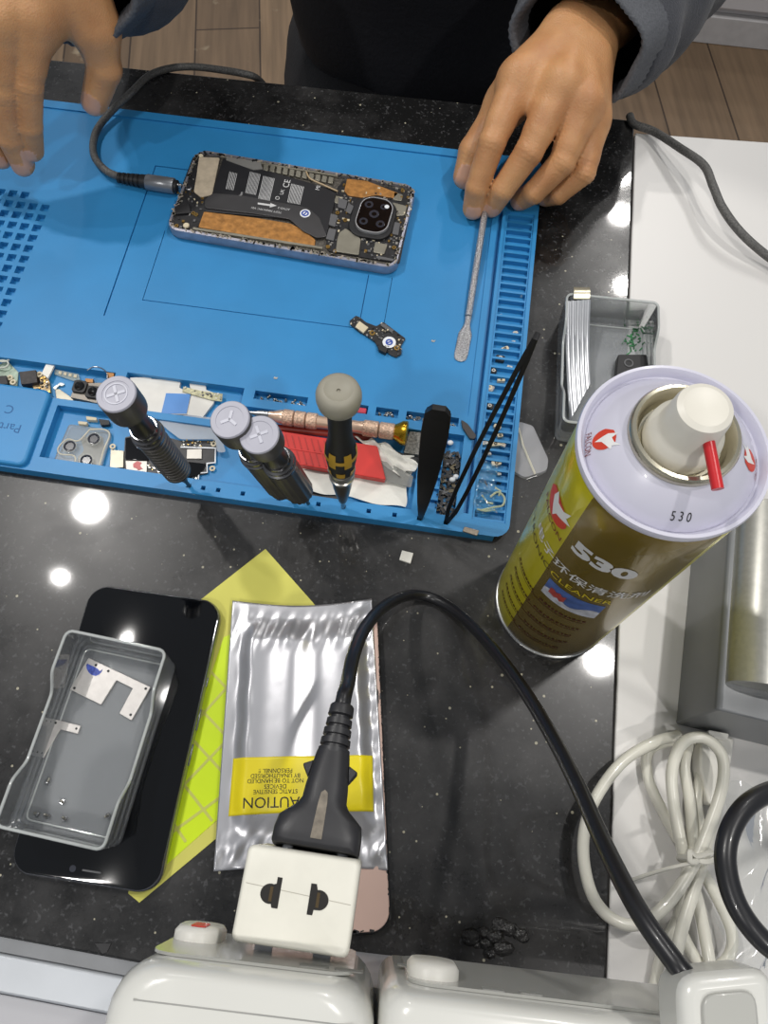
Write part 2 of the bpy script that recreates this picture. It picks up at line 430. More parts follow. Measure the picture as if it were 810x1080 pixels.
# aluminium rail along the front edge of the stone, and the grey counter before it
m_alu = mat('brushed_aluminium_rail', (184, 188, 193), 0.38, 0.35, noise=(40, 0.04))
dn = Vector((nr_.x-nl.x, nr_.y-nl.y, 0)).normalized(); up_ = Vector((-dn.y, dn.x, 0))
def strip_prism(mb, y0, y1, z0, z1, xa=-0.75, xb=0.118):
    pa = Vector((nl.x, nl.y, 0))+dn*((xa-nl.x)/dn.x); pb = Vector((nl.x, nl.y, 0))+dn*((xb-nl.x)/dn.x)
    mb.prism([pa+up_*y0, pb+up_*y0, pb+up_*y1, pa+up_*y1], z0, z1)
mb = MB(); strip_prism(mb, -0.0065, -0.0002, -0.02, -0.0015)
rail = thing('edge_rail', 'pale aluminium rail along the front edge of the black stone', 'rail', (-0.3, -0.06, -0.02))
mb.build('inner_lip', mat('grey_rail_gasket', (128, 130, 133), 0.5), rail)
mb = MB(); strip_prism(mb, -0.0225, -0.0068, -0.02, 0.001); mb.build('rail_top', m_alu, rail, bev=0.0012)
mb = MB(); strip_prism(mb, -0.30, -0.0238, -0.76, -0.004, -0.75, 0.6)
tag(mb.build('trim_1', mat('grey_counter_panel', (176, 176, 180), 0.45, noise=(6, 0.03))), kind='structure')
# ------------------------------------------------------------------ blue silicone repair mat
MATROT = R(-6.5); MATO = P(534, 573, 0.0)
MM = Matrix.Translation(MATO) @ Matrix.Rotation(MATROT, 4, 'Z')
def ml(x, y, z=0.0):
    """mat millimetres to world"""
    return MM @ Vector((x/1000, y/1000, z/1000))
m_blue = mat('blue_silicone', (46, 132, 190), 0.42, noise=(30, 0.05), bump=(900, 0.12, 0.0004), spec=0.45)
ZR, ZW, ZI1, ZI2 = 8.0, 6.9, 6.6, 6.3
MW, MD = 470.0, 295.0
rects = [(-MW, 0, 0, MD, ZR)]                       # painter's list of (x0, x1, y0, y1, height)
rects.append((-MW+12, -31.5, 77, 288, ZW))
rects.append((-274, -93, 115, 246, ZI1)); rects.append((-253, -109, 131.5, 231, ZI2))
for gx0, gx1, gy0, gy1 in ((-274.7, -273.9, 115, 246), (-274.7, -215, 245.6, 246.3), (-253, -109, 131.0, 131.8), (-109.4, -108.8, 131, 175), (-93.3, -92.9, 115, 175), (-253.2, -252.8, 131, 190)):
    rects.append((gx0, gx1, gy0, gy1, 5.2))             # fine moulded lines
for rI in range(13):                                # square pockets on the left of the mat
    for cI in range(11):
        if rI == 12 and cI in (0, 1): continue
        x1 = -337.0-cI*8.7; y0 = 94.0+rI*9.0
        if x1-5.8 > -MW+14: rects.append((x1-5.8, x1, y0, y0+5.8, 3.0))
TRAY = 2.0
rects.append((-MW+10, -254, 50, 73.5, TRAY))        # upper slots
rects.append((-247, -172, 50, 75, TRAY))
for a_, b_ in ((-165, -131.5), (-122.5, -93.5), (-88.5, -74.5), (-69.5, -55.5), (-50, -37)): rects.append((a_, b_, 68.5, 74.5, 3.0))
rects.append((-283, -176, 9.5, 45.5, TRAY)); rects.append((-176, -58, 9.5, 62.5, TRAY))   # big tool tray
rects.append((-43.5, -32.5, 9, 63, TRAY))           # narrow bin
for k in range(7): rects.append((-52, -43.6, 12+k*7.4, 17.6+k*7.4, 5.0))
rects.append((-27.5, -24.6, 12, 243, 3.4))          # long groove
rects.append((-22.4, -2.6, 9, 243, ZR-1.2))
lad_y = [11+k*6.62 for k in range(35)]
for y0 in lad_y: rects.append((-20.8, -3.6, y0, y0+5.0, 3.2))
HOLES = [(-190.3, 4.6), (-181.5, 4.5), (-172.5, 4.5), (-157.7, 4.5), (-136, 4.6), (-127, 4.6), (-112.5, 4.6), (-97.6, 5.2), (-82.6, 4.8), (-67.3, 4.7), (-52.7, 4.7), (-37, 4.4)]
for x, y in HOLES: rects.append((x-1.3, x+1.3, y-1.3, y+1.3, 3.0))
def height_mesh(rects):
    xs = sorted({round(v, 3) for r in rects for v in r[:2]}); ys = sorted({round(v, 3) for r in rects for v in r[2:4]})
    nx, ny = len(xs)-1, len(ys)-1
    H = np.zeros((nx, ny))
    xc = (np.array(xs[1:])+np.array(xs[:-1]))/2; yc = (np.array(ys[1:])+np.array(ys[:-1]))/2
    for x0, x1, y0, y1, h in rects:
        H[np.ix_((xc > x0) & (xc < x1), (yc > y0) & (yc < y1))] = h
    V = {}; vs = []; fs = []
    def vid(x, y, z):
        k = (round(x, 3), round(y, 3), round(z, 3))
        if k not in V: V[k] = len(vs); vs.append(k)
        return V[k]
    def hgt(i, j): return H[i, j] if 0 <= i < nx and 0 <= j < ny else 0.0
    CR = 9.0
    def cut(x, y):
        """rounded outer corners at the right-hand side"""
        return x, y
    # merge runs of equal height along y to keep the mesh small
    for i in range(nx):
        for j in range(ny):
            h = H[i, j]
            fs.append((vid(xs[i], ys[j], h), vid(xs[i+1], ys[j], h), vid(xs[i+1], ys[j+1], h), vid(xs[i], ys[j+1], h)))
            hr = hgt(i+1, j)
            if hr != h:
                q = (vid(xs[i+1], ys[j], h), vid(xs[i+1], ys[j+1], h), vid(xs[i+1], ys[j+1], hr), vid(xs[i+1], ys[j], hr)); fs.append(q[::-1])
            hu = hgt(i, j+1)
            if hu != h:
                q = (vid(xs[i], ys[j+1], h), vid(xs[i+1], ys[j+1], h), vid(xs[i+1], ys[j+1], hu), vid(xs[i], ys[j+1], hu)); fs.append(q)
            if i == 0: fs.append((vid(xs[0], ys[j], 0), vid(xs[0], ys[j], h), vid(xs[0], ys[j+1], h), vid(xs[0], ys[j+1], 0))[::-1])
            if j == 0: fs.append((vid(xs[i], ys[0], 0), vid(xs[i+1], ys[0], 0), vid(xs[i+1], ys[0], h), vid(xs[i], ys[0], h)))
    return vs, fs
# split the outer border so the two right-hand corners can be rounded off
CRN = 9.0
vs, fs = height_mesh(rects)
mb = MB(); mb.M = MM @ Matrix.Scale(0.001, 4); mb.add(vs, fs)
mat_o = thing('repair_mat', 'large blue silicone repair mat with pocket grid and tool trays', 'mat', MATO, MATROT)
base = mb.build('mat_body', m_blue, mat_o, smooth=25)
# round the near right and far right corners of the body with a boolean-free clip
bm = bmesh.new(); bm.from_mesh(base.data)
for (cx, cy, sx, sy) in ((0, 0, -1, 1), (0, MD, -1, -1)):
    for k in range(5):
        a0 = R(90*k/5); a1 = R(90*(k+1)/5); am = (a0+a1)/2
        # tangent plane of the corner arc
        ccx, ccy = cx+sx*CRN, cy+sy*CRN
        nrm = Vector((-sx*math.cos(am), -sy*math.sin(am), 0))
        pt = Vector((ccx/1000, ccy/1000, 0))+nrm*CRN/1000
        res = bmesh.ops.bisect_plane(bm, geom=bm.verts[:]+bm.edges[:]+bm.faces[:], plane_co=pt, plane_no=nrm, clear_outer=True, dist=1e-7)
        eds = [e for e in res['geom_cut'] if isinstance(e, bmesh.types.BMEdge)]
        bmesh.ops.holes_fill(bm, edges=[e for e in bm.edges if e.is_boundary and all(abs((v.co-pt).dot(nrm)) < 1e-6 for v in e.verts)], sides=0)
bm.to_mesh(base.data); bm.free()
# raised lid over the parts tray, embossed "Parts C" (upside down from this side)
mb = MB(); mb.M = MM @ Matrix.Scale(0.001, 4)
mb.prism(rrect(150, 53, 5, 5, -287-75, 27.2), 2.5, 11.5, 0.985)
lid = mb.build('tray_lid', m_blue, mat_o, bev=0.0016, seg=3)
mb = MB()
Mt = MM @ Matrix.Translation((-0.306, 0.0245, 0.01153)) @ Matrix.Rotation(PI, 4, 'Z')
mb.text('Parts', 0.0082, Mt, sub=0); mb.text('C', 0.0082, MM @ Matrix.Translation((-0.309, 0.0365, 0.01153)) @ Matrix.Rotation(PI, 4, 'Z'))
mb.build('embossed_text', mat('blue_silicone_recess', (30, 92, 146), 0.6), lid, fsmooth=False)
# ------------------------------------------------------------------ shared materials
m_blk = mat('matte_black_plastic', (28, 28, 30), 0.5)
m_blkgloss = mat('glossy_black_glass', (5, 6, 9), 0.06, noise=(8, 0.1))
m_pcb = mat('black_circuit_board', (36, 36, 38), 0.4, noise=(400, 0.35))
m_gold = mat('gold_contact', (196, 160, 92), 0.3, 0.9)
m_steel = mat('bare_steel', (176, 176, 178), 0.3, 1.0, noise=(200, 0.12))
m_solder = mat('bright_solder', (205, 203, 196), 0.3, 0.8)
m_shield = mat('nickel_shield', (160, 156, 142), 0.4, 0.7, noise=(120, 0.12))
m_grey = mat('grey_plastic_chip', (92, 92, 94), 0.5)
m_cream = mat('cream_component', (208, 196, 168), 0.5)
m_copper = mat('copper_graphite_pad', (176, 124, 66), 0.42, 0.3, noise=(260, 0.3), bump=(300, 0.35, 0.0008))
m_white = mat('white_plastic', (226, 224, 216), 0.4)
m_ink_w = mat('white_ink', (205, 205, 205), 0.6)
m_ink_k = mat('black_ink', (24, 24, 22), 0.6)
m_ink_b = mat('blue_ink', (44, 74, 160), 0.5)
m_sticker = mat('white_sticker', (225, 228, 232), 0.5)

def chips(mb, region, z, n, seed, smin=.0006, smax=.0019, mats=(0, 1, 2, 3, 4), hmax=.0011):
    """scatter tiny soldered components inside a 2-D polygon (world xy)"""
    rnd = random.Random(seed)
    xs = [p[0] for p in region]; ys = [p[1] for p in region]
    def inside(x, y):
        c = False; N = len(region)
        for i in range(N):
            x1, y1 = region[i-1][0], region[i-1][1]; x2, y2 = region[i][0], region[i][1]
            if (y1 > y) != (y2 > y) and x < (x2-x1)*(y-y1)/(y2-y1)+x1: c = not c
        return c
    k = 0
    for _ in range(n*12):
        if k >= n: break
        x, y = rnd.uniform(min(xs), max(xs)), rnd.uniform(min(ys), max(ys))
        if not inside(x, y): continue
        mb.mi = rnd.choice(mats); w_, d_, h_ = rnd.uniform(smin, smax), rnd.uniform(smin, smax), rnd.uniform(.0003, hmax)
        mb.box((x, y, z+h_/2), (w_, d_, h_), ANG if rnd.random() < .9 else ANG+.6); k += 1

# ------------------------------------------------------------------ the opened phone under repair
zt = 0.0148
cn = [P(205.2, 156.7, zt), P(439.3, 195.9, zt), P(419.3, 283.7, zt), P(175.6, 241.1, zt)]
pc = sum(cn, Vector())/4; ax = ((cn[1]-cn[0])+(cn[2]-cn[3])).normalized(); ANG = math.atan2(ax.y, ax.x); PHANG = ANG
phone = thing('opened_phone', 'phone opened from the back on the blue mat, its battery and circuit board showing', 'phone', (pc.x, pc.y, 0.0070), ANG)
PW, PD, PZ = 0.1590, 0.0738, 0.0070
m_fr = mat('lilac_silver_phone_frame', (162, 161, 172), 0.32, 0.55, noise=(150, 0.15))
mb = MB()
out, inn = rrect(PW, PD, 0.0085, 8), rrect(PW-0.0040, PD-0.0040, 0.0068, 8)
n_ = len(out)
lv = [[(x*s, y*s, z) for x, y in out] for z, s in ((0.0, .988), (0.0012, 1.0), (0.0066, 1.0), (0.0078, .994))]
rings = lv + [[(x, y, 0.0080) for x, y in inn], [(x, y, 0.0056) for x, y in inn]]
mb.loft(rings, caps=True); mb.build('frame', m_fr, phone, world=False)
mb = MB(); mb.flat(inn, 0.0059); mb.build('chassis_plate', mat('grey_chassis', (92, 88, 82), 0.45, 0.4, noise=(700, .6)), phone, world=False)
ZP = PZ+0.006      # inner level, world
def pz(pts, z=ZP+.0015): return [tuple(P(160+a/2.7, 130+b/2.7, z))[:2] for a, b in pts]
# worn edge grime and glue on the rim
mb = MB(); rnd = random.Random(5)
for k in range(240):
    i = rnd.choices(range(n_), [(Vector(inn[j])-Vector(inn[(j+1) % n_])).length for j in range(n_)])[0]; t = rnd.random(); a_, b_ = Vector(inn[i]), Vector(inn[(i+1) % n_]); q = a_.lerp(b_, t)*(1+rnd.uniform(-.004, .012))
    mb.mi = rnd.choice((0, 1, 1, 2, 2)); mb.box((q.x, q.y, 0.0079), (rnd.uniform(.0008, .004), rnd.uniform(.0006, .0016), .0005), rnd.uniform(0, 3))
g = mb.build('glue_residue', [m_blk, mat('dried_glue', (150, 140, 128), 0.5), m_shield], phone, world=False); g['kind'] = 'stuff'
# bottom speaker board
mb = MB(); mb.prism(roundpoly(pz([(118, 92), (195, 98), (168, 212), (128, 300), (58, 296), (88, 170)]), .002), ZP, ZP+.0010)
bb = mb.build('lower_board', m_pcb, phone)
mb = MB(); mb.prism(roundpoly(pz([(135, 98), (194, 100), (172, 205), (140, 212), (120, 196), (128, 150)]), .0012), ZP+.001, ZP+.0022); mb.build('speaker_cover', mat('beige_speaker_cover', (186, 172, 150), 0.5, noise=(200, .15)), phone, bev=.0003)
for (x, y, r, m_) in ((105, 183, 5.2, m_steel), (98, 290, 5.0, m_cream), (140, 92, 3.8, m_cream)):
    c = P(160+x/2.7, 130+y/2.7, ZP+.002); mb = MB(); mb.M = Matrix.Translation((c.x, c.y, ZP+.001)); mb.lathe([(r*.00042, 0), (r*.00042, .0010), (r*.00034, .0014)], 20); mb.build('vibration_motor' if r > 5.1 else 'round_contact', m_, phone)
mb = MB(); mb.prism(pz([(66, 240), (108, 232), (112, 258), (70, 262)]), ZP+.001, ZP+.0028); mb.build('connector_block', m_blk, phone, bev=.0003)
# battery
m_bat = mat('black_battery_wrap', (34, 34, 37), 0.42, noise=(80, .08))
mb = MB(); mb.prism(roundpoly(pz([(203, 98), (530, 192), (498, 320), (480, 322), (395, 272), (146, 250), (165, 212)]), .0015), ZP, ZP+.0016)
bat = mb.build('battery', m_bat, phone, bev=.0005)
ZB = ZP+.0017
mb = MB()
def lab(txt, x, y, size, rot=-PI/2, sx=1.0):
    c = P(160+x/2.7, 130+y/2.7, ZB); mb.text(txt, size, Matrix.Translation((c.x, c.y, ZB+.00006)) @ Matrix.Rotation(ANG+rot+PI, 4, 'Z'), sx=sx)
lab('CE', 385, 172, .0062); lab('UK', 372, 196, .0036); lab('MI', 474, 184, .0042); lab('Li-ion', 253, 206, .0030)
c = P(160+358/2.7, 130+213/2.7, ZB); mb.ring((c.x, c.y), .0011, .0015, ZB, ZB+.0001)
rnd = random.Random(9)
for (x0, x1, y0, y1, n) in ((222, 246, 138, 188, 6), (280, 312, 138, 200, 9), (318, 352, 150, 216, 10), (398, 436, 172, 226, 10)):
    for k in range(n):
        x = x0+(x1-x0)*k/n
        q = pz([(x, y0+(x-x0)*.25), (x+1.7, y0+(x-x0)*.25), (x+1.7-(y1-y0)*rnd.uniform(.7, 1)*.22, y0+(y1-y0)*rnd.uniform(.75, 1)), (x-(y1-y0)*.2, y1)], ZB)
        q = pz([(x, y0+(x-x0)*.25), (x+1.5, y0+(x-x0)*.25), (x+1.5-(y1-y0)*.22, y0+(y1-y0)*.98+(x-x0)*.2), (x-(y1-y0)*.22, y0+(y1-y0)*.98+(x-x0)*.2)], ZB); mb.flat(q, ZB+.0001)
mb.build('battery_print', m_ink_w, bat, fsmooth=False)
# silver antenna segments along the upper edge
for k in range(11):
    x = 320+k*18.5; mb = MB(); mb.prism(pz([(x, 116+k*3.6), (x+13, 119+k*3.6), (x+10, 136+k*3.6), (x-3, 133+k*3.6)]), ZP+.0004, ZP+.0017)
    mb.build('antenna_segment', m_shield, phone, bev=.0002)
mb = MB(); mb.prism(pz([(214, 96), (310, 112), (316, 132), (290, 134), (212, 106)]), ZP+.0004, ZP+.0020); mb.build('antenna_plate', mat('brushed_silver_plate', (186, 184, 178), .35, .7), phone)
mb = MB(); mb.prism(pz([(195, 92), (530, 148), (530, 153), (195, 97)]), ZP, ZP+.0018); mb.build('frame_rib', m_shield, phone)
# flex cable across the battery with round sticker
mb = MB(); mb.prism(roundpoly(pz([(152, 216), (175, 198), (260, 206), (400, 232), (446, 240), (478, 268), (500, 322), (470, 326), (430, 306), (392, 272), (300, 258), (150, 240)], ZP+.0026), .002), ZP+.0018, ZP+.0026)
fx = mb.build('flex_cable', mat('grey_flex_cable', (66, 65, 66), 0.28, noise=(25, .25)), phone, bev=.0003)
mb = MB(); q = ZP+.00262
mb.flat(pz([(302, 226), (338, 231), (338, 227), (356, 235), (336, 240), (337, 236), (302, 231)], q), q+.0001)
for t_, x, y in (('ATVO-3', 376, 243), ('TGFT MAIN FPC V01', 326, 247)):
    c = P(160+x/2.7, 130+y/2.7, q); mb.text(t_, .0024, Matrix.Translation((c.x, c.y, q+.00006)) @ Matrix.Rotation(ANG+PI, 4, 'Z'))
mb.build('flex_print', m_ink_w, fx, fsmooth=False)
c = P(160+437/2.7, 130+257/2.7, q); mb = MB(); mb.M = Matrix.Translation((c.x, c.y, ZP+.0026)); mb.lathe([(.0036, 0), (.0036, .0002)], 24); st = mb.build('round_sticker', m_sticker, fx)
mb = MB(); mb.M = Matrix.Translation((c.x, c.y, ZP+.0028)) @ Matrix.Rotation(ANG+.5, 4, 'Z'); mb.ring((0, 0), .0016, .0026, 0, .0001); mb.box((0, 0, .00005), (.0030, .0009, .0001), .6); mb.build('sticker_mark', m_ink_b, st)
# copper coloured heat pads
def wavy_pad(name, pts, hi):
    mb = MB(); mb.prism(roundpoly(pz(pts), .001), ZP+.0002, ZP+hi); return mb.build(name, m_copper, phone, bev=.0004)
wavy_pad('copper_pad', [(148, 250), (300, 268), (396, 284), (440, 308), (466, 330), (464, 350), (300, 322), (132, 294)], .0012)
wavy_pad('copper_pad', [(556, 158), (612, 164), (704, 200), (690, 214), (640, 204), (600, 212), (560, 206), (548, 192)], .0018)
mb = MB(); mb.prism(pz([(118, 296), (486, 352), (486, 358), (116, 302)]), ZP, ZP+.0016); mb.build('frame_rib', m_shield, phone)
# main board on the right with shields, chips and camera
BR = pz([(520, 195), (545, 160), (740, 190), (742, 220), (706, 398), (500, 362), (496, 330), (520, 300)])
mb = MB(); mb.prism(roundpoly(BR, .002), ZP, ZP+.0009); brd = mb.build('main_board', m_pcb, phone)
mb = MB(); chips(mb, BR, ZP+.0009, 230, 11, mats=(0, 1, 1, 2, 3, 4)); chips(mb, pz([(60, 165), (130, 150), (165, 240), (110, 300), (58, 300)]), ZP+.001, 40, 12)
o = mb.build('board_components', [m_grey, m_solder, m_gold, m_blk, m_cream], brd, fsmooth=False); o['kind'] = 'stuff'
for pts, m_, h_ in (([(534, 312), (552, 300), (596, 330), (590, 376), (524, 366), (528, 330)], m_shield, .0020), ([(636, 340), (672, 346), (662, 374), (630, 368)], m_shield, .0020), ([(690, 196), (716, 204), (712, 222), (688, 218)], m_shield, .0018),
                    ([(520, 205), (545, 210), (540, 230), (520, 226)], m_shield, .0016), ([(686, 225), (728, 236), (720, 262), (694, 264)], m_shield, .0017)):
    mb = MB(); mb.prism(roundpoly(pz(pts), .0012), ZP+.0009, ZP+h_); mb.build('metal_shield', m_, brd, bev=.0003)
for pts in ([(510, 258), (530, 264), (522, 296), (504, 290)], [(505, 300), (526, 304), (518, 336), (496, 330)], [(532, 212), (558, 222), (552, 246), (530, 240)], [(690, 282), (708, 286), (702, 320), (684, 316)], [(640, 378), (690, 388), (688, 394), (640, 386)], [(560, 228), (576, 238), (566, 260), (552, 252)]):
    mb = MB(); mb.prism(roundpoly(pz(pts), .0006), ZP+.0009, ZP+.0021); mb.build('chip', m_grey, brd, bev=.0002)
for x, y in ((529, 253), (551, 274), (502, 350), (712, 244), (715, 190), (690, 352), (522, 362), (118, 254), (126, 258), (70, 290)):
    c = P(160+x/2.7, 130+y/2.7, ZP+.002); mb = MB(); mb.M = Matrix.Translation((c.x, c.y, ZP+.0010)); mb.ring((0, 0), .0006, .0014, 0, .0006, 16); mb.build('screw_boss', m_gold, phone)
# camera bump
co = pz([(598, 203), (686, 222), (664, 318), (570, 302)], ZP+.006)
ccx = sum(p[0] for p in co)/4; ccy = sum(p[1] for p in co)/4
mb = MB(); mb.M = Matrix.Translation((ccx, ccy, 0)) @ Matrix.Rotation(ANG, 4, 'Z'); mb.prism(rrect(.0300, .0345, .010, 8), ZP+.0006, ZP+.0034); cb_ = mb.build('camera_module', m_blk, phone, bev=.0006)
mb = MB(); mb.M = Matrix.Translation((ccx, ccy, 0)) @ Matrix.Rotation(ANG-.03, 4, 'Z'); mb.prism(rrect(.0225, .0300, .0088, 8, .0008, .001), ZP+.0034, ZP+.0052); mb.build('camera_glass', m_blkgloss, cb_, bev=.0004)
mb = MB(); mb.M = Matrix.Translation((ccx, ccy, 0)) @ Matrix.Rotation(ANG-.03, 4, 'Z')
o1, o2 = rrect(.0228, .0303, .0089, 8, .0008, .001), rrect(.0216, .0291, .0083, 8, .0008, .001)
mb.loft([[(x, y, ZP+.0034) for x, y in o1], [(x, y, ZP+.00545) for x, y in o1], [(x, y, ZP+.00545) for x, y in o2], [(x, y, ZP+.0050) for x, y in o2]], caps=False); mb.build('camera_ring', mat('white_metal_ring', (214, 216, 220), .25, .6), cb_)
m_lens = mat('lens_grey', (46, 50, 60), .1, coat=.6)
for x, y, r in ((-.0045, .009, .0030), (.0058, .009, .0024), (.0006, .0016, .0034), (-.0052, -.006, .0030), (.0064, -.0060, .0030)):
    mb = MB(); mb.M = Matrix.Translation((ccx, ccy, ZP+.0052)) @ Matrix.Rotation(ANG, 4, 'Z'); mb.ring((x, y), r*.5, r, 0, .00015, 20); l_ = mb.build('lens', m_lens, cb_)
mb = MB(); mb.M = Matrix.Translation((ccx, ccy, ZP+.0052)) @ Matrix.Rotation(ANG, 4, 'Z') @ Matrix.Translation((.0078, .0095, 0)); mb.lathe([(.0016, 0), (.0016, .0004), (.0009, .0007)], 16); mb.build('flash_lens', m_sticker, cb_)
# antenna wire
mb = MB(); mb.tube(arc_pts(PP([(160+a/2.7, 130+b/2.7) for a, b in ((440, 138), (452, 158), (490, 176), (530, 194))], ZP+.0028), 6), .0006, 8); mb.build('antenna_wire', mat('tan_wire', (168, 146, 112), .4), phone)

# ------------------------------------------------------------------ braided charging cable
m_braid = mat('dark_braided_cable', (88, 87, 85), 0.5, noise=(900, .5), bump=(1400, .6, .0008))
ch = thing('charging_cable', 'dark grey braided charging cable plugged into the opened phone', 'cable', P(150, 190, .01))
pA, pB = P(190, 197.3, .0122), P(133, 188.5, .0122)
dv = (pA-pB).normalized()
mb = MB(); mb.tube(arc_pts([P(130, 188, .0122), P(112, 180, .0118), P(99, 163, .0112), P(101, 140, .0112), P(116, 119, .013), P(138, 98, .016), P(157, 80, .012), P(180, 72, .006), P(205, 70.5, .0035), P(235, 74, .0032), P(258, 78, .0028), P(270, 82, -.006), P(280, 92, -.05), P(284, 104, -.14)], 8), .0026, 12)
mb.build('cord', m_braid, ch)
mb = MB(); mb.M = frame_m(pB-dv*.006, dv)
pr = [(.0028, 0)]
for k in range(5): pr += [(.0036+.0002*k, .0006+k*.0032), (.0036+.0002*k, .0024+k*.0032), (.0029+.0002*k, .0026+k*.0032), (.0029+.0002*k, .0031+k*.0032)]
pr += [(.0046, .0168), (.0048, .0200), (.0048, .0215)]
mb.lathe(pr, 20); mb.build('strain_relief', m_blk, ch)
L_ = (pA-pB).length
mb = MB(); mb.M = frame_m(pB+dv*.015, dv); mb.lathe([(.0050, 0), (.0054, .0006), (.0054, L_-.0195), (.0050, L_-.019)], 24); mb.build('plug_shell', mat('gunmetal_plug', (132, 134, 138), .3, .6), ch)
mb = MB(); mb.M = frame_m(pB+dv*(L_-.0045), dv); mb.lathe([(.0042, 0), (.0044, .0006), (.0044, .0026), (.0036, .003)], 20); mb.build('plug_collar', m_blk, ch)
mb = MB(); mb.M = frame_m(pB+dv*(L_-.0017), dv); mb.prism(rrect(.0062, .0024, .0012, 4), 0, .003); mb.build('plug_tip', m_steel, ch)

# ------------------------------------------------------------------ small charging board on the mat
ZM = .0070
pcb = thing('charging_board', 'small loose phone charging board with round white sticker on the blue mat', 'circuit board', P(400, 353, ZM))
def sp(pts, z=ZM+.0012): return [tuple(P(350+a/8.1, 320+b/8.1, z))[:2] for a, b in pts]
ANG = math.atan2(P(434, 373).y-P(370, 337).y, P(434, 373).x-P(370, 337).x)
OUT = sp([(150, 150), (205, 105), (240, 118), (290, 160), (380, 195), (440, 158), (630, 300), (590, 360), (596, 430), (550, 460), (500, 440), (470, 410), (400, 390), (370, 330), (300, 280), (230, 240), (160, 180)])
mb = MB(); mb.prism(roundpoly(OUT, .0008), ZM+.0003, ZM+.0012); mb.build('board', m_pcb, pcb)
mb = MB(); chips(mb, OUT, ZM+.0012, 62, 21, .0005, .0013); o = mb.build('components', [m_grey, m_solder, m_solder, m_blk, m_cream], pcb, fsmooth=False); o['kind'] = 'stuff'
mb = MB(); mb.prism(sp([(235, 160), (312, 215), (270, 262), (200, 210)]), ZM+.0012, ZM+.0026); mb.build('connector', m_cream, pcb, bev=.0002)
mb = MB(); mb.prism(sp([(430, 170), (530, 235), (510, 255), (415, 195)]), ZM+.0012, ZM+.0022); mb.build('connector', m_grey, pcb, bev=.0002)
mb = MB(); mb.prism(sp([(390, 370), (480, 400), (460, 440), (400, 410)]), ZM+.0002, ZM+.0034); mb.build('usb_port', m_blk, pcb, bev=.0003)
for x, y in ((345, 255), (555, 383)):
    c = P(350+x/8.1, 320+y/8.1, ZM+.001); mb = MB(); mb.ring((c.x, c.y), .0009, .0019, ZM+.0011, ZM+.0016, 18); mb.build('screw_ring', m_gold, pcb)
c = P(350+490/8.1, 320+332/8.1, ZM+.002); mb = MB(); mb.M = Matrix.Translation((c.x, c.y, ZM+.0018)); mb.lathe([(.0043, 0), (.0043, .0003)], 28); st = mb.build('round_sticker', m_sticker, pcb)
mb = MB(); mb.M = Matrix.Translation((c.x, c.y, ZM+.0021)); mb.ring((0, 0), .0013, .0024, 0, .0001); mb.box((0, 0, .0001), (.003, .001, .0001), .4); mb.build('sticker_mark', m_ink_b, st)

# ------------------------------------------------------------------ metal spudger held by the hand
m_knurl = mat('knurled_steel', (190, 190, 192), .32, .9, noise=(1100, .45), bump=(1300, .9, .0012))
a_, b_, c_ = P(513, 214, .0155), P(492.5, 343, .0085), P(485, 380, .0075)
spg = thing('metal_spudger', 'knurled metal spudger with flat rounded end under the fingertips', 'spudger', b_)
mb = MB(); mb.tube([P(519, 176, .024), a_, a_.lerp(b_, .5), a_.lerp(b_, .93)], .0023, 16); mb.build('shaft', m_knurl, spg)
dv = (c_-b_).normalized(); sd = Vector((-dv.y, dv.x, 0)).normalized()
rings = []
for t, w_, h_ in ((-.22, .0021, .0021), (-.02, .0019, .0014), (.12, .0030, .0010), (.25, .0043, .0007), (.8, .0043, .0006), (.93, .0040, .0006), (1.0, .0030, .0005), (1.03, .0012, .0004)):
    q = b_.lerp(c_, t); rings.append([q+sd*w_*math.cos(k*PI/8)+Vector((0, 0, h_*math.sin(k*PI/8))) for k in range(16)])
mb = MB(); mb.loft(rings); mb.build('blade', m_knurl, spg)
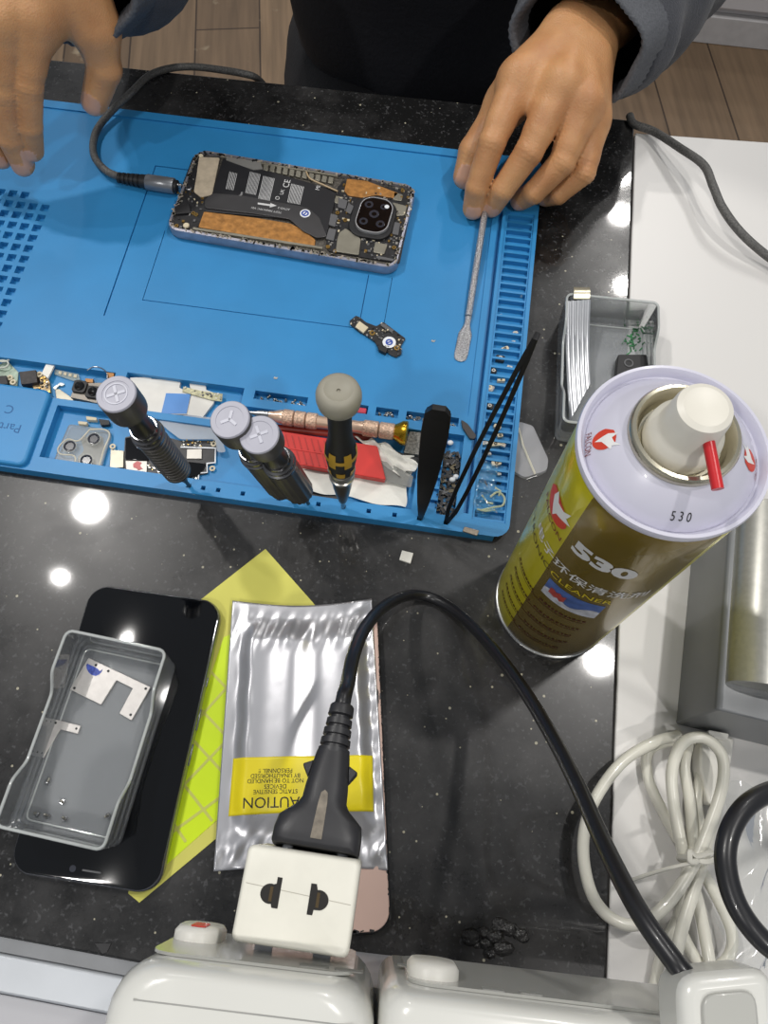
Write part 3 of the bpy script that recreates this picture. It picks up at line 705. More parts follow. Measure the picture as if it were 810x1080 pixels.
# ------------------------------------------------------------------ screwdrivers standing in the mat's holes
m_sdg = mat('dark_ribbed_metal', (80, 78, 75), .4, .35, noise=(60, .12))
m_sdn = mat('black_neck', (30, 30, 31), .35)
m_cap = mat('grey_cap_plastic', (172, 172, 184), .45)
m_capc = mat('cap_center_plate', (162, 160, 156), .5)
m_mark = mat('pale_cap_mark', (190, 191, 203), .4)
def grey_driver(label, tip_px, top_px, style, mark, L=.118):
    tip = ml(*tip_px, 4.0); top = Pdist(top_px[0], top_px[1], tip, L); ax_ = (top-tip).normalized()
    o = thing('screwdriver', label, 'screwdriver', tip, rot=frame_m((0, 0, 0), ax_, (0, 1, 0)).to_euler(), group=None)
    mb = MB(); mb.lathe([(.0003, 0), (.0011, .004), (.0011, .011), (.0022, .016), (.0024, .018)], 14); mb.build('bit', m_sdn, o, world=False)
    mb = MB()
    if style == 'rings':
        pr = [(.0022, .017), (.0046, .023), (.0068, .027)]
        for k in range(13): pr += [(.0078, .0285+k*.0034), (.0078, .0306+k*.0034), (.0068, .0309+k*.0034), (.0068, .0316+k*.0034)]
        pr += [(.0078, .0735), (.0084, .075)]
        mb.lathe(pr, 32)
    else:
        pr = [(.0022, .017), (.0052, .022), (.0072, .027), (.0080, .032), (.0080, .070), (.0084, .075)]
        mb.lathe(pr, 64, ripple=lambda a, z: 1+(.035*math.cos(16*a) if z > .026 and z < .072 else 0))
    mb.build('grip', m_sdg, o, world=False)
    mb = MB(); mb.lathe([(.0084, .075), (.0086, .0755), (.0086, .077), (.0074, .0773), (.0074, .0788), (.0080, .079), (.0080, .0805), (.0066, .0808), (.0064, .0822), (.0070, .0825), (.0068, .084)], 32); mb.build('collar', mat('polished_collar', (112, 112, 114), .22, .9), o, world=False)
    mb = MB(); mb.lathe([(.0062, .084), (.0056, .088), (.0056, .1000), (.0062, .1025), (.0072, .1035)], 28); mb.build('neck', m_sdn, o, world=False)
    mb = MB(); mb.lathe([(.0072, .1030), (.0092, .1040), (.0094, .106), (.0094, L-.0015), (.0092, L-.0008)], 36); cp = mb.build('cap', mat('dark_cap_side', (76, 75, 73), .42, .3), o, world=False)
    mb = MB(); mb.lathe([(.0093, L-.0010), (.0092, L-.0004), (.0088, L), (.0065, L), (.0064, L-.0003), (.0, L-.0003)], 36, caps=False); mb.build('cap_top', m_cap, cp, world=False)
    mb = MB(); mb.M = Matrix.Translation((0, 0, L-.0003))
    n = 3 if mark == 'Y' else 4
    for k in range(n):
        a = R(90+360*k/n+20); mb.box((.0021*math.cos(a), .0021*math.sin(a), .00018), (.0044, .0014, .0003), a)
    if mark == 'x': mb.ring((0, 0), .0048, .0054, 0, .0003, 28)
    mb.build('cap_mark', m_mark, cp, world=False)
    return o
grey_driver('ring-grooved dark grey screwdriver leaning over the black circuit board in the tray', (-189.5, 4.6), (122, 415), 'rings', 'x', .120)
grey_driver('fluted grey screwdriver with pale Y mark on its cap, behind its twin', (-127, 4.6), (242, 442), 'flutes', 'Y', .118)
grey_driver('fluted grey screwdriver with cross-marked cap, leaning in front of the Y-marked one', (-118, 4.6), (273, 458), 'flutes', '+', .116)
# black and yellow precision driver
tip = ml(-97.8, 4.6, 5.0); top = Pdist(357, 410, tip, .128)
m_yel = mat('ochre_yellow_grip', (190, 150, 44), .5)
kd = thing('precision_screwdriver', 'black and yellow precision screwdriver with domed grey swivel cap, upright in the mat', 'screwdriver', tip, rot=frame_m((0, 0, 0), (top-tip), (0, 1, 0)).to_euler())
mb = MB(); mb.lathe([(.0003, 0), (.0013, .003), (.0013, .010), (.0026, .014)], 14); mb.build('bit', m_steel, kd, world=False)
mb = MB(); mb.lathe([(.0024, .013), (.0042, .024), (.0054, .034), (.0056, .040), (.0050, .0405)], 24); mb.build('chuck', mat('grey_brown_chuck', (104, 98, 88), .35, .7), kd, world=False)
mb = MB(); mb.lathe([(.0046, .0405), (.0066, .042), (.0070, .045), (.0062, .0455), (.0066, .048), (.0074, .052), (.0070, .053)], 28); mb.build('collar', mat('satin_steel_collar', (178, 176, 170), .28, .85), kd, world=False)
prof = [(.0066, .052), (.0072, .058), (.0078, .063), (.0082, .070), (.0076, .078), (.0064, .084), (.0058, .092), (.0058, .112), (.0062, .114)]
mb = MB(); mb.lathe(prof, 48); gp = mb.build('grip', mat('black_rubber_grip', (26, 26, 27), .6), kd, world=False)
def grip_r(z):
    for (r0, z0), (r1, z1) in zip(prof, prof[1:]):
        if z0 <= z <= z1: return r0+(r1-r0)*(z-z0)/(z1-z0)
    return .006
mb = MB()
for z0, z1, n, ph, wd in ((.0545, .0600, 6, 0, .62), (.0660, .0790, 6, .52, .50), (.0705, .0735, 6, 0, .62)):
    for k in range(n):
        a0 = ph+2*PI*k/n
        mb.sheet(lambda u, v: ((grip_r(z0+(z1-z0)*v)+.00035)*math.cos(a0+(u-.5)*wd), (grip_r(z0+(z1-z0)*v)+.00035)*math.sin(a0+(u-.5)*wd), z0+(z1-z0)*v), 5, 4)
mb.build('yellow_panels', m_yel, gp, world=False)
mb = MB(); mb.lathe([(.0062, .1135), (.0080, .1145), (.0098, .117), (.0104, .1205), (.0104, .1235), (.0096, .1262), (.0080, .1276), (.0066, .1280), (.0058, .1276), (.0040, .1268), (.0010, .1266), (.0009, .1258), (0, .1258)], 40, caps=False); mb.build('swivel_cap', mat('warm_grey_cap', (150, 146, 132), .5), kd, world=False)

# ------------------------------------------------------------------ two pairs of black tweezers stuck in the mat
m_tw = mat('black_coated_steel', (24, 24, 26), .38, .3)
def blade(mb, pts, ws, th, side):
    rings = []
    for i, q in enumerate(pts):
        t = (pts[min(i+1, len(pts)-1)]-pts[max(i-1, 0)]).normalized(); s_ = (side-t*side.dot(t)).normalized(); n_ = t.cross(s_)
        rings.append([q+s_*ws[i]+n_*th, q-s_*ws[i]+n_*th, q-s_*ws[i]-n_*th, q+s_*ws[i]-n_*th])
    mb.loft(rings)
# broad pair, seen on its flat side
tip = ml(-52.0, 4.8, 5); top = Pdist(463, 430, tip, .118)
ax_ = (top-tip).normalized(); vw = ((tip+top)/2-CAMPOS).normalized(); side = ax_.cross(vw).normalized(); nn = ax_.cross(side).normalized()
tw = thing('tweezers', 'broad flat black tweezers standing beside the white tissue, seen flat on', 'tweezers', tip)
for sg, nm in ((1, 'arm'), (-1, 'arm')):
    pts = [tip.lerp(top, t)+nn*sg*(.0003+.0042*math.sin(PI*min(1, t*1.02))*.9) for t in (0, .08, .25, .5, .7, .85, .96, 1.0)]
    mb = MB(); blade(mb, pts, [.0011, .0018, .0034, .0053, .0062, .0066, .0060, .0030], .0006, side); mb.build(nm, m_tw, tw, bev=.0003)
mb = MB(); pts = [tip.lerp(top, t) for t in (.92, .97, 1.0)]; blade(mb, pts, [.0062, .0055, .0030], .0015, side); mb.build('joint', m_tw, tw)
# thin pair, seen edge on
tip = ml(-37, 4.6, 5); topA = Pdist(566, 354, tip, .150)
tw = thing('tweezers', 'slim pointed black tweezers leaning over the slotted right border of mat', 'tweezers', tip)
ax_ = (topA-tip).normalized(); vw = ((tip+topA)/2-CAMPOS).normalized(); sp_ = ax_.cross(vw).normalized()
for sg in (-1, 1):
    pts = [tip.lerp(topA, t)+sp_*sg*.0030*math.sin(PI*min(1, t**.6))**.7 for t in (0, .1, .25, .45, .65, .82, .93, 1.0)]
    mb = MB(); blade(mb, pts, [.0008, .0014, .0026, .0042, .0044, .0040, .0034, .0026], .00115, vw); mb.build('arm', m_tw, tw, bev=.0002)
mb = MB(); pts = [topA-ax_*.010, topA]; blade(mb, pts, [.0030, .0024], .0014, vw); mb.build('joint', m_tw, tw)

# ------------------------------------------------------------------ things lying in the big tool tray
ZT = .0021
def tl(x, y, s=5.79, ox=100, oy=380): return (ox+x/s, oy+y/s)
# copper coloured craft knife handle with brass cap
kn = thing('craft_knife', 'copper coloured craft knife with knurled bands and brass end in the tray', 'knife', P(340, 450, .01))
a_, b_ = P(281, 437.5, .0120), P(427, 457, .0120); dv = b_-a_; LK = dv.length
mcop = mat('pale_copper_metal', (222, 190, 166), .3, .6, noise=(40, .15))
mkn = mat('knurled_copper', (216, 184, 160), .4, .5, noise=(900, .35), bump=(1200, .8, .0008))
kn_r = .0043
def seg(name, t0, t1, prof, m_):
    mb = MB(); mb.M = frame_m(a_+dv*t0, dv); L = LK*(t1-t0); mb.lathe([(r_, z_*L) for r_, z_ in prof], 28); return mb.build(name, m_, kn)
seg('tip', -.28, .02, [(.0010, 0), (.0013, .6), (.0026, .8), (.0028, 1)], m_steel)
seg('nose', .0, .12, [(.0026, 0), (.0028, .4), (.0042, .8), (.0044, 1)], mcop)
for k in range(3): seg('knurled_band', .12+k*.085, .20+k*.085, [(.0044, 0), (.0050, .08), (.0050, .92), (.0044, 1)], mkn)
seg('shaft', .36, .70, [(.0042, 0), (.0038, .1), (.0038, .9), (.0042, 1)], mcop)
for k in range(2): seg('knurled_band', .70+k*.115, .81+k*.115, [(.0044, 0), (.0050, .06), (.0050, .94), (.0044, 1)], mkn)
seg('end_cap', .925, 1.02, [(.0046, 0), (.0062, .35), (.0074, .55), (.0076, .9), (.0060, 1)], mat('brass_end', (190, 150, 40), .25, .9))
# red scraper with clear blade
rd = thing('red_scraper', 'red ribbed plastic scraper with clear grey blade lying on white tissue', 'scraper', P(345, 480, .008))
m_red = mat('red_plastic', (204, 52, 46), .38)
ua, ub = P(281, 452, .010), P(398, 470, .010); lb = P(292, 488, .010)
Q = lambda u, v: ua+(ub-ua)*u+(lb-ua)*v
mb = MB(); mb.prism(roundpoly([Q(-.02, 0), Q(1, 0), Q(.965, 1.0), Q(-.02, .93)], .0015), .0050, .0098); hd = mb.build('handle', m_red, rd, bev=.0007)
mb = MB()
for k in range(9):
    for v0 in (.10, .54):
        q = [Q(.10+k*.058, v0), Q(.112+k*.058, v0), Q(.106+k*.058, v0+.36), Q(.094+k*.058, v0+.36)]; mb.prism(q, .0097, .0102)
mb.build('grip_ribs', mat('red_plastic_rib', (176, 40, 36), .45), hd)
mb = MB(); mb.prism([Q(.12, .47), Q(.66, .47), Q(.66, .52), Q(.12, .52)], .0097, .0101); mb.build('center_rib', m_red, hd)
mb = MB(); mb.prism(roundpoly([Q(.97, .38), Q(1.06, .42), Q(1.24, .72), Q(1.18, 1.06), Q(.95, 1.0)], .001), .0066, .0076); mb.build('blade', clear('smoky_clear_plastic', (150, 150, 146), .5, .3), rd)
# second dark red stick behind the knife
mb = MB(); mb.tube([P(288, 451, .0048), P(392, 462, .0048)], .0024, 10); tag(mb.build('red_stick', mat('dull_red_plastic', (150, 52, 40), .4)), 'thin dull red stick lying behind the copper knife in the tray', 'stick')
# crumpled white tissue
m_tis = mat('white_tissue', (224, 222, 214), .8, bump=(120, .6, .0015))
def tissue(name, px, z, label, seed, amp=.0012, nu=26, nv=18):
    q = [P(*a, z) for a in px]; rnd = random.Random(seed); ph = [rnd.uniform(0, 6) for _ in range(6)]
    def fn(u, v):
        a = q[0].lerp(q[1], u); b = q[3].lerp(q[2], u); p = a.lerp(b, v)
        e = Vector((math.sin(v*9+ph[0])*.0012*(1 if u > .5 else -1)*abs(2*u-1)**6, math.sin(u*12+ph[1])*.0012*(1 if v < .5 else -1)*abs(2*v-1)**6, 0))
        return p+e+Vector((0, 0, amp*(math.sin(u*11+ph[2])*math.sin(v*7+ph[3])+.5*math.sin(u*23+v*13+ph[4]))))
    mb = MB(); mb.sheet(fn, nu, nv, .0003); return tag(mb.build(name, m_tis), label, 'tissue')
tissue('white_tissue', [(283, 484), (438, 478), (426, 536), (318, 515)], .0047, 'large flat white tissue under the red scraper in the tool tray', 2, .0007)
tissue('white_tissue', [(376, 462), (404, 466), (445, 492), (420, 502)], .0074, 'small crumpled white tissue around the clear scraper blade tip', 4, .0014, 16, 10)
# grey foam block and black strip near the broad tweezers
mb = MB(); mb.prism(roundpoly(PP([(432, 455), (453, 457), (449, 481), (426, 477)], .006), .0008), ZT, .0060); tag(mb.build('foam_block', mat('grey_speckled_foam', (132, 130, 124), .8, noise=(700, .5), bump=(900, .8, .001))), 'grey speckled foam block beside the brass knife end', 'foam block')
mb = MB(); mb.prism(roundpoly(PP([(396, 468), (436, 480), (452, 483), (451, 487), (430, 486), (394, 473)], .006), .0006), ZT, .0042); tag(mb.build('plastic_strip', m_blk), 'black plastic strip between foam block and white tissue', 'strip')
# blue and white packet, dark strip along the front of the tray
pk = thing('blue_packet', 'blue and white plastic packet at the front of the tool tray', 'packet', P(330, 509, ZT))
mb = MB(); mb.prism(roundpoly(PP([(306, 502), (352, 510), (352, 519), (306, 512)], .0036), .001), ZT, .0034); mb.build('wrapper', mat('blue_wrapper', (26, 66, 168), .3), pk, bev=.0004)
mb = MB(); mb.prism(PP([(328, 506), (338, 508), (335, 517), (324, 515)], .0036), .0034, .0036); mb.build('white_band', m_sticker, pk)
mb = MB(); mb.prism(roundpoly(PP([(309, 515), (356, 521), (356, 526), (311, 521)], .004), .0008), ZT, .0032); tag(mb.build('metal_strip', mat('dark_metal_strip', (74, 70, 68), .4, .5)), 'dark metal strip between the blue packet and the front edge of the tray', 'strip')

# ---- left half of the tray
def px2(x, y): return (100+x/5.79, 380+y/5.79)
def L2(pts, z): return PP([px2(*p) for p in pts], z)
lb_ = thing('logic_board', 'black phone logic board with silver shields under the ring-grooved screwdriver', 'circuit board', P(180, 480, ZT))
ANG = MATROT
zb = ZT+.0012
OUT = L2([(185, 470), (330, 440), (520, 490), (745, 490), (735, 620), (690, 640), (690, 690), (635, 700), (630, 735), (400, 735), (170, 725), (120, 700), (95, 660), (100, 545), (180, 560)], zb)
mb = MB(); mb.prism(roundpoly(OUT, .0008), zb-.001, zb); mb.build('board', m_pcb, lb_)
mb = MB(); chips(mb, L2([(190, 620), (640, 640), (630, 735), (200, 735)], zb), zb, 60, 31, .0005, .0013); chips(mb, L2([(520, 490), (740, 490), (735, 530), (530, 530)], zb), zb, 30, 32, .0005, .0012)
o = mb.build('components', [m_grey, m_solder, m_cream, m_blk, m_gold], lb_, fsmooth=False); o['kind'] = 'stuff'
for pts, m_ in (([(100, 550), (180, 556), (178, 660), (94, 662)], m_shield), ([(190, 618), (322, 620), (320, 690), (250, 690), (250, 730), (200, 728)], mat('pale_silver_label', (200, 196, 188), .4, .3)), ([(565, 548), (655, 545), (655, 605), (562, 605)], mat('pale_silver_label', (200, 196, 188))), ([(190, 480), (330, 450), (330, 615), (190, 608)], m_blkgloss), ([(540, 620), (680, 636), (640, 700), (560, 725)], m_blkgloss), ([(385, 706), (482, 708), (480, 722), (384, 722)], m_cream)):
    mb = MB(); mb.prism(roundpoly(L2(pts, zb), .0004), zb, zb+.0011); mb.build('shield', m_, lb_, bev=.0002)
mb = MB(); mb.flat(L2([(525, 528), (742, 535), (740, 630), (690, 636), (690, 690), (640, 694), (636, 735), (630, 735), (632, 688), (684, 684), (682, 628), (732, 624), (734, 542), (524, 536)], zb), zb+.0006); mb.build('shield_wall', m_sticker, lb_)
for x, y in ((110, 528), (176, 710), (340, 714), (726, 512), (718, 662)):
    c = P(*px2(x, y), zb); mb = MB(); mb.ring((c.x, c.y), .0008, .0018, zb, zb+.0006, 18); mb.build('screw_ring', m_cream, lb_)
mb = MB(); q = L2([(240, 660), (236, 640), (262, 622), (290, 630), (280, 650), (296, 668), (270, 676), (256, 664)], zb); mb.flat(q, zb+.0014); mb.build('ink_stamp', mat('pale_red_ink', (206, 120, 120), .6), lb_)
# clear camera protector with three lenses
def px3(x, y): return (x/6.75, 370+y/6.75)
def L3(pts, z): return PP([px3(*p) for p in pts], z)
zc = ZT+.0030
m_clr = clear('clear_acrylic', (205, 205, 195), .22, .12, .15)
cpz = thing('camera_protector', 'clear plastic camera protector with three lens rings beside the blue tray lid', 'camera part', P(83, 470, ZT))
mb = MB(); mb.prism(roundpoly(L3([(490, 520), (780, 560), (790, 600), (700, 875), (365, 830), (420, 680)], zc), .002), zc-.0024, zc); mb.build('plate', m_clr, cpz, bev=.0004)
edge = arc_pts(L3([(640, 560), (560, 640), (480, 630), (415, 690), (430, 735), (530, 750), (535, 820), (560, 855), (680, 870), (740, 700), (780, 600), (740, 560), (640, 560)], zc), 5)
mb = MB(); mb.tube(edge, .0005, 8, caps=False); mb.build('moulded_edge', mat('clear_edge_highlight', (200, 196, 180), .2), cpz)
for x, y in ((497, 680), (668, 628), (615, 780)):
    c = P(*px3(x, y), zc); mb = MB(); mb.M = Matrix.Translation((c.x, c.y, zc-.0002)); mb.lathe([(.0036, 0), (.0036, .0008), (.0028, .0009), (.0024, .0004), (0, .0004)], 28, caps=False); l_ = mb.build('lens', mat('dark_lens', (52, 54, 62), .15, coat=.5), cpz)
    mb = MB(); mb.ring((c.x, c.y), .0036, .0044, zc-.0002, zc+.0004, 28); mb.build('lens_ring', m_clr, l_)
mb = MB(); mb.prism(roundpoly(L3([(560, 600), (720, 590), (730, 660), (690, 830), (560, 850), (540, 740), (590, 700)], zc), .002), ZT, zc-.0026); mb.build('backing', mat('grey_backing', (120, 120, 124), .5), cpz)
# small metal clips behind the protector
for i, (pts, m_) in enumerate((([(615, 470), (690, 480), (690, 500), (620, 496)], m_cream), ([(705, 490), (780, 500), (782, 530), (720, 535)], m_blk), ([(560, 505), (625, 512), (620, 530), (560, 526)], m_cream))):
    mb = MB(); mb.prism(roundpoly(L3(pts, ZT+.002), .0004), ZT, ZT+.003)
    tag(mb.build('metal_clip', m_, bev=.0003), ('cream coloured clip topmost behind the clear camera protector', 'black clip at the tray wall behind the camera protector', 'cream clip touching the corner of clear camera protector')[i], 'clip')
# white foam sheet and bag in the second upper slot
mb = MB(); mb.prism(L2([(215, 105), (340, 100), (345, 112), (405, 115), (410, 105), (525, 120), (515, 165), (585, 205), (560, 330), (440, 330), (350, 330), (250, 300), (225, 200)], .0050), .0022, .0048); tag(mb.build('foam_sheet', mat('white_foam_sheet', (222, 220, 214), .7, noise=(90, .06))), 'white notched foam sheet in the mat slot behind the ring-grooved screwdriver', 'foam sheet')
mb = MB(); mb.prism(L2([(575, 130), (675, 145), (680, 180), (735, 200), (725, 260), (655, 350), (560, 330), (590, 205)], .0046), .0024, .0044); tag(mb.build('foam_sheet', MATS['white_foam_sheet']), 'smaller white foam sheet beside the blue film in the mat slot', 'foam sheet')
mb = MB(); mb.prism(L2([(435, 200), (585, 205), (560, 325), (405, 325)], .0052), .0049, .0051); tag(mb.build('blue_film', mat('light_blue_film', (84, 140, 206), .25)), 'light blue film square on the white foam sheet', 'film')
fl = thing('flex_part', 'clear and tan flex connector lying on the white foam sheets', 'flex cable', P(212, 417, .005))
mb = MB(); mb.prism(L2([(540, 160), (640, 185), (780, 205), (775, 250), (730, 245), (620, 215), (535, 190)], .0058), .0050, .0058); mb.build('flex_body', mat('tan_flex', (188, 184, 150), .3, noise=(500, .35)), fl)
mb = MB(); ANG = MATROT-.15; chips(mb, L2([(545, 165), (640, 188), (775, 210), (770, 245), (620, 212)], .0058), .0058, 16, 8, .0006, .0014, (0, 1)); o = mb.build('contacts', [m_solder, m_grey], fl, fsmooth=False); o['kind'] = 'stuff'
# translucent grey bag over the logic board
bgm = clear('translucent_bag', (196, 204, 214), .45, .35)
q = L2([(385, 365), (560, 330), (735, 350), (800, 560), (745, 560), (735, 480), (520, 480), (440, 420)], .007)
mb = MB(); mb.prism(roundpoly(q, .002), .0062, .0066); tag(mb.build('plastic_bag', bgm), 'translucent grey plastic bag covering the far edge of logic board', 'bag')

# ---- upper left slot: camera pair, loose flex pieces, coils
def Bx(name, pts, z0, z1, m_, parent=None, rnd=.0004, bev=.0002, conv=L3): 
    mb = MB(); mb.prism(roundpoly(conv(pts, z1), rnd), z0, z1); return mb.build(name, m_, parent, bev=bev)
dc = thing('dual_camera', 'dual phone camera module lying beside the cap of the leftmost screwdriver', 'camera part', P(92, 410, ZT))
Bx('bracket', [(540, 230), (745, 225), (700, 375), (500, 330)], ZT+.0004, ZT+.0034, mat('taupe_camera_bracket', (128, 122, 114), .4, .5), dc)
for x, y in ((570, 258), (665, 298)):
    c = P(*px3(x, y), ZT+.004); mb = MB(); mb.M = Matrix.Translation((c.x, c.y, ZT+.0034)) @ Matrix.Rotation(MATROT, 4, 'Z'); mb.prism(rrect(.0086, .0086, .002, 4), 0, .0018); cm = mb.build('camera', m_blk, dc, bev=.0003)
    mb = MB(); mb.M = Matrix.Translation((c.x, c.y, ZT+.0052)); mb.lathe([(.0030, 0), (.0030, .0006), (.0022, .0007), (.0015, .0002), (0, .0002)], 24, caps=False); mb.build('lens', m_blkgloss, cm)
Bx('gold_foot', [(605, 195), (665, 200), (660, 228), (610, 222)], ZT+.001, ZT+.0036, mat('bronze_flex', (140, 100, 60), .35, .6), dc)
pts = [(620, 140), (660, 115), (710, 118), (755, 150), (765, 200)]
mb = MB(); mb.tube(arc_pts(L3(pts, .0085), 6), .0003, 6); tag(mb.build('thin_wire', m_steel), 'thin curved wire loop above the dual camera module', 'wire')
Bx0 = Bx('gold_flex', [(760, 150), (812, 150), (812, 198), (762, 192)], ZT+.001, ZT+.0052, mat('bronze_flex', (140, 100, 60))); tag(Bx0, 'bronze flex connector at the slot corner behind the leftmost screwdriver', 'connector')
o = Bx('white_tab', [(340, 66), (392, 92), (340, 195), (296, 160)], ZT+.003, ZT+.0046, m_white); tag(o, 'white plastic tab standing out in the upper left mat slot', 'tab')
o = Bx('black_module', [(135, 150), (255, 135), (265, 225), (150, 240)], ZT, ZT+.0052, mat('dark_brown_module', (44, 38, 38), .5, noise=(500, .6))); tag(o, 'dark square module in the upper left slot of the mat', 'module')
jk = thing('flex_board', 'silvery flex board with gold rings left of the white tab', 'circuit board', P(45, 405, ZT))
ANG = .4
Bx('flex', [(270, 160), (330, 170), (350, 215), (360, 290), (300, 310), (250, 300), (230, 250), (290, 230)], ZT, ZT+.0022, mat('gold_grey_flex', (150, 128, 92), .35, .4, noise=(400, .4)), jk)
mb = MB(); chips(mb, L3([(260, 165), (340, 180), (360, 300), (250, 305), (290, 230)], .004), ZT+.0022, 26, 17, .0006, .0018); o = mb.build('components', [m_grey, m_solder, m_gold, m_blk, m_cream], jk, fsmooth=False); o['kind'] = 'stuff'
c = P(*px3(282, 170), .005); mb = MB(); mb.ring((c.x, c.y), .0010, .0020, ZT+.002, ZT+.0036, 18); mb.build('screw_ring', m_cream, jk)
cf = thing('clear_flex', 'clear strip with a row of gold contacts beside the white tab', 'flex cable', P(70, 398, ZT))
Bx('film', [(390, 130), (560, 165), (570, 205), (520, 212), (385, 165)], ZT+.0006, ZT+.0016, clear('clear_film', (196, 206, 196), .35, .2), cf)
for k in range(4):
    Bx('contact', [(420+k*36, 142+k*8), (440+k*36, 146+k*8), (434+k*36, 168+k*8), (414+k*36, 162+k*8)], ZT+.0016, ZT+.0022, m_cream, cf)
sm = thing('metal_bracket', 'small silver zigzag bracket in front of the blue slot floor', 'bracket', P(64, 415, ZT))
Bx('arm', [(375, 262), (432, 225), (460, 236), (440, 250), (420, 246), (392, 276)], ZT, ZT+.0016, m_solder, sm); Bx('foot', [(392, 276), (420, 270), (530, 345), (515, 358), (400, 340)], ZT, ZT+.0014, m_shield, sm)
gcl = thing('coil_board', 'pale green flex with wire coil at the left end of the mat slot', 'flex cable', P(8, 395, ZT))
Bx('flex', [(-40, 100), (60, 80), (130, 150), (120, 260), (20, 270), (-40, 250)], ZT, ZT+.0014, mat('pale_green_flex', (150, 168, 150), .35, noise=(300, .35)), gcl)
for x, y, r in ((25, 50, .0042), (15, 95, .004)):
    c = P(*px3(x, y), .006); mb = MB(); mb.tube([(c.x+r*math.cos(k*PI/12), c.y+r*.7*math.sin(k*PI/12), ZT+.004) for k in range(25)], .0006, 8); mb.build('coil', mat('pale_wire', (196, 200, 190), .35), gcl)
Bx('chip', [(-30, 180), (45, 175), (55, 235), (-30, 245)], ZT+.0014, ZT+.005, m_blk, gcl)
for x, y in ((70, 190), (92, 222)):
    c = P(*px3(x, y), .005); mb = MB(); mb.ring((c.x, c.y), .0009, .0019, ZT+.0014, ZT+.003, 18); mb.build('screw_ring', m_cream, gcl)
# ------------------------------------------------------------------ aerosol can
CC = Vector((0.0985, 0.1250, 0)); RC = 0.0329; ZC = 0.1915
can = thing('aerosol_can', 'tall brown and yellow 530 aerosol can with white top and red straw', 'spray can', CC)
m_cy = mat('can_yellow', (206, 196, 22), .28, .25, noise=(30, .03), coat=.4)
m_cb = mat('can_bronze_brown', (124, 104, 36), .27, .35, noise=(30, .04), coat=.4)
m_cw = mat('can_white_lacquer', (206, 205, 219), .3, noise=(30, .02), coat=.3)
PHB = (-148, -62)          # the brown field, degrees
def phi_is_brown(a): return PHB[0] <= a <= PHB[1]
mb = MB()
zs = [0.0035, 0.006, 0.02, 0.06, 0.12, 0.17, ZC-0.006, ZC-0.0035]; nA = 144
rs = [RC-.0006, RC, RC, RC, RC, RC, RC, RC-.0008]
vs = [(rs[i]*math.cos(2*PI*k/nA), rs[i]*math.sin(2*PI*k/nA), z) for i, z in enumerate(zs) for k in range(nA)]; fs = []; fm_ = []
for i in range(len(zs)-1):
    for k in range(nA):
        fs.append((i*nA+k, i*nA+(k+1) % nA, (i+1)*nA+(k+1) % nA, (i+1)*nA+k)); a = (k+.5)*360/nA; a = a-360 if a > 180 else a
        fm_.append(1 if phi_is_brown(a) else 0)
body = link_mesh('can_body', vs, fs, [m_cy, m_cb], can, fm=fm_, world=False)
mb = MB(); mb.lathe([(.030, .002), (RC-.001, .0), (RC+.0004, .0008), (RC+.0004, .003), (RC-.0006, .0036)], 96); mb.build('bottom_rim', mat('bare_tin_rim', (190, 190, 188), .25, .85), can, world=False)
mb = MB(); mb.lathe([(RC-.0008, ZC-.0036), (RC+.0002, ZC-.0030), (RC+.0006, ZC-.0008), (RC+.0002, ZC+.0006), (RC-.0010, ZC+.0008), (RC-.0018, ZC-.0004), (RC-.0024, ZC-.0030), (RC-.0032, ZC-.0036), (.0285, ZC-.0010), (.0245, ZC+.0034), (.0205, ZC+.0070), (.0178, ZC+.0086)], 96, caps=False)
top = mb.build('dome', m_cw, can, world=False)
mb = MB(); mb.lathe([(.0180, ZC+.0080), (.0186, ZC+.0090), (.0186, ZC+.0112), (.0178, ZC+.0124), (.0166, ZC+.0126), (.0158, ZC+.0114), (.0154, ZC+.0070), (.0140, ZC+.0056), (.0040, ZC+.0056), (0, ZC+.0056)], 64, caps=False)
mb.build('valve_cup', mat('tinplate_cup', (196, 190, 170), .22, .85), can, world=False)
m_noz = mat('ivory_actuator', (224, 220, 208), .4, noise=(30, .02))
mb = MB(); mb.lathe([(.0128, ZC+.0058), (.0130, ZC+.009), (.0124, ZC+.0125), (.0108, ZC+.0140), (.0100, ZC+.016), (.0094, ZC+.0255), (.0088, ZC+.0276), (.0070, ZC+.0285), (.0050, ZC+.0280), (0, ZC+.0278)], 48, caps=False)
mb.build('actuator', m_noz, can, world=False)
s0, s1 = P(744, 449, ZC+.0225), P(757, 516, ZC+.0195)
mb = MB(); mb.tube([s0+(s0-s1)*.18, s0, s1], .0019, 16, flat=1); mb.build('straw', mat('red_straw', (196, 40, 44), .3), can)
def oncan(phi0, z0, r=RC+.00022):
    def f(x, y):
        a = R(phi0)+x/RC; return (r*math.cos(a), r*math.sin(a), z0+y)
    return f
def canpatch(name, phi0, phi1, z0, z1, m_, r=RC+.00012, par=None, world=False, wave=None):
    n = max(2, int(abs(phi1-phi0)/2.5)); mb = MB()
    mb.sheet(lambda u, v: (r*math.cos(R(phi0+(phi1-phi0)*u)), r*math.sin(R(phi0+(phi1-phi0)*u)), z0+(z1-z0)*v+(wave(u, v) if wave else 0)), n, 4)
    return mb.build(name, m_, par or body, world=False)
mb = MB(); mb.text('530', .0135, None, map_fn=oncan(-118, .1500), sub=1, sx=1.3, bold=.0007); mb.build('number_print', m_ink_w, body, world=False, fsmooth=False)
mb = MB(); mb.text('\u7535\u5b50\u73af\u4fdd\u6e05\u6d17\u5242', .0086, None, map_fn=oncan(-124, .1245), sub=1)
mb.text('\u7535\u5b50\u73af\u4fdd\u6e05\u6d17\u5242', .0086, None, map_fn=oncan(-123.7, .1247, RC+.00025), sub=1); mb.build('product_print', mat('white_can_ink', (212, 212, 212), .5), body, world=False, fsmooth=False)
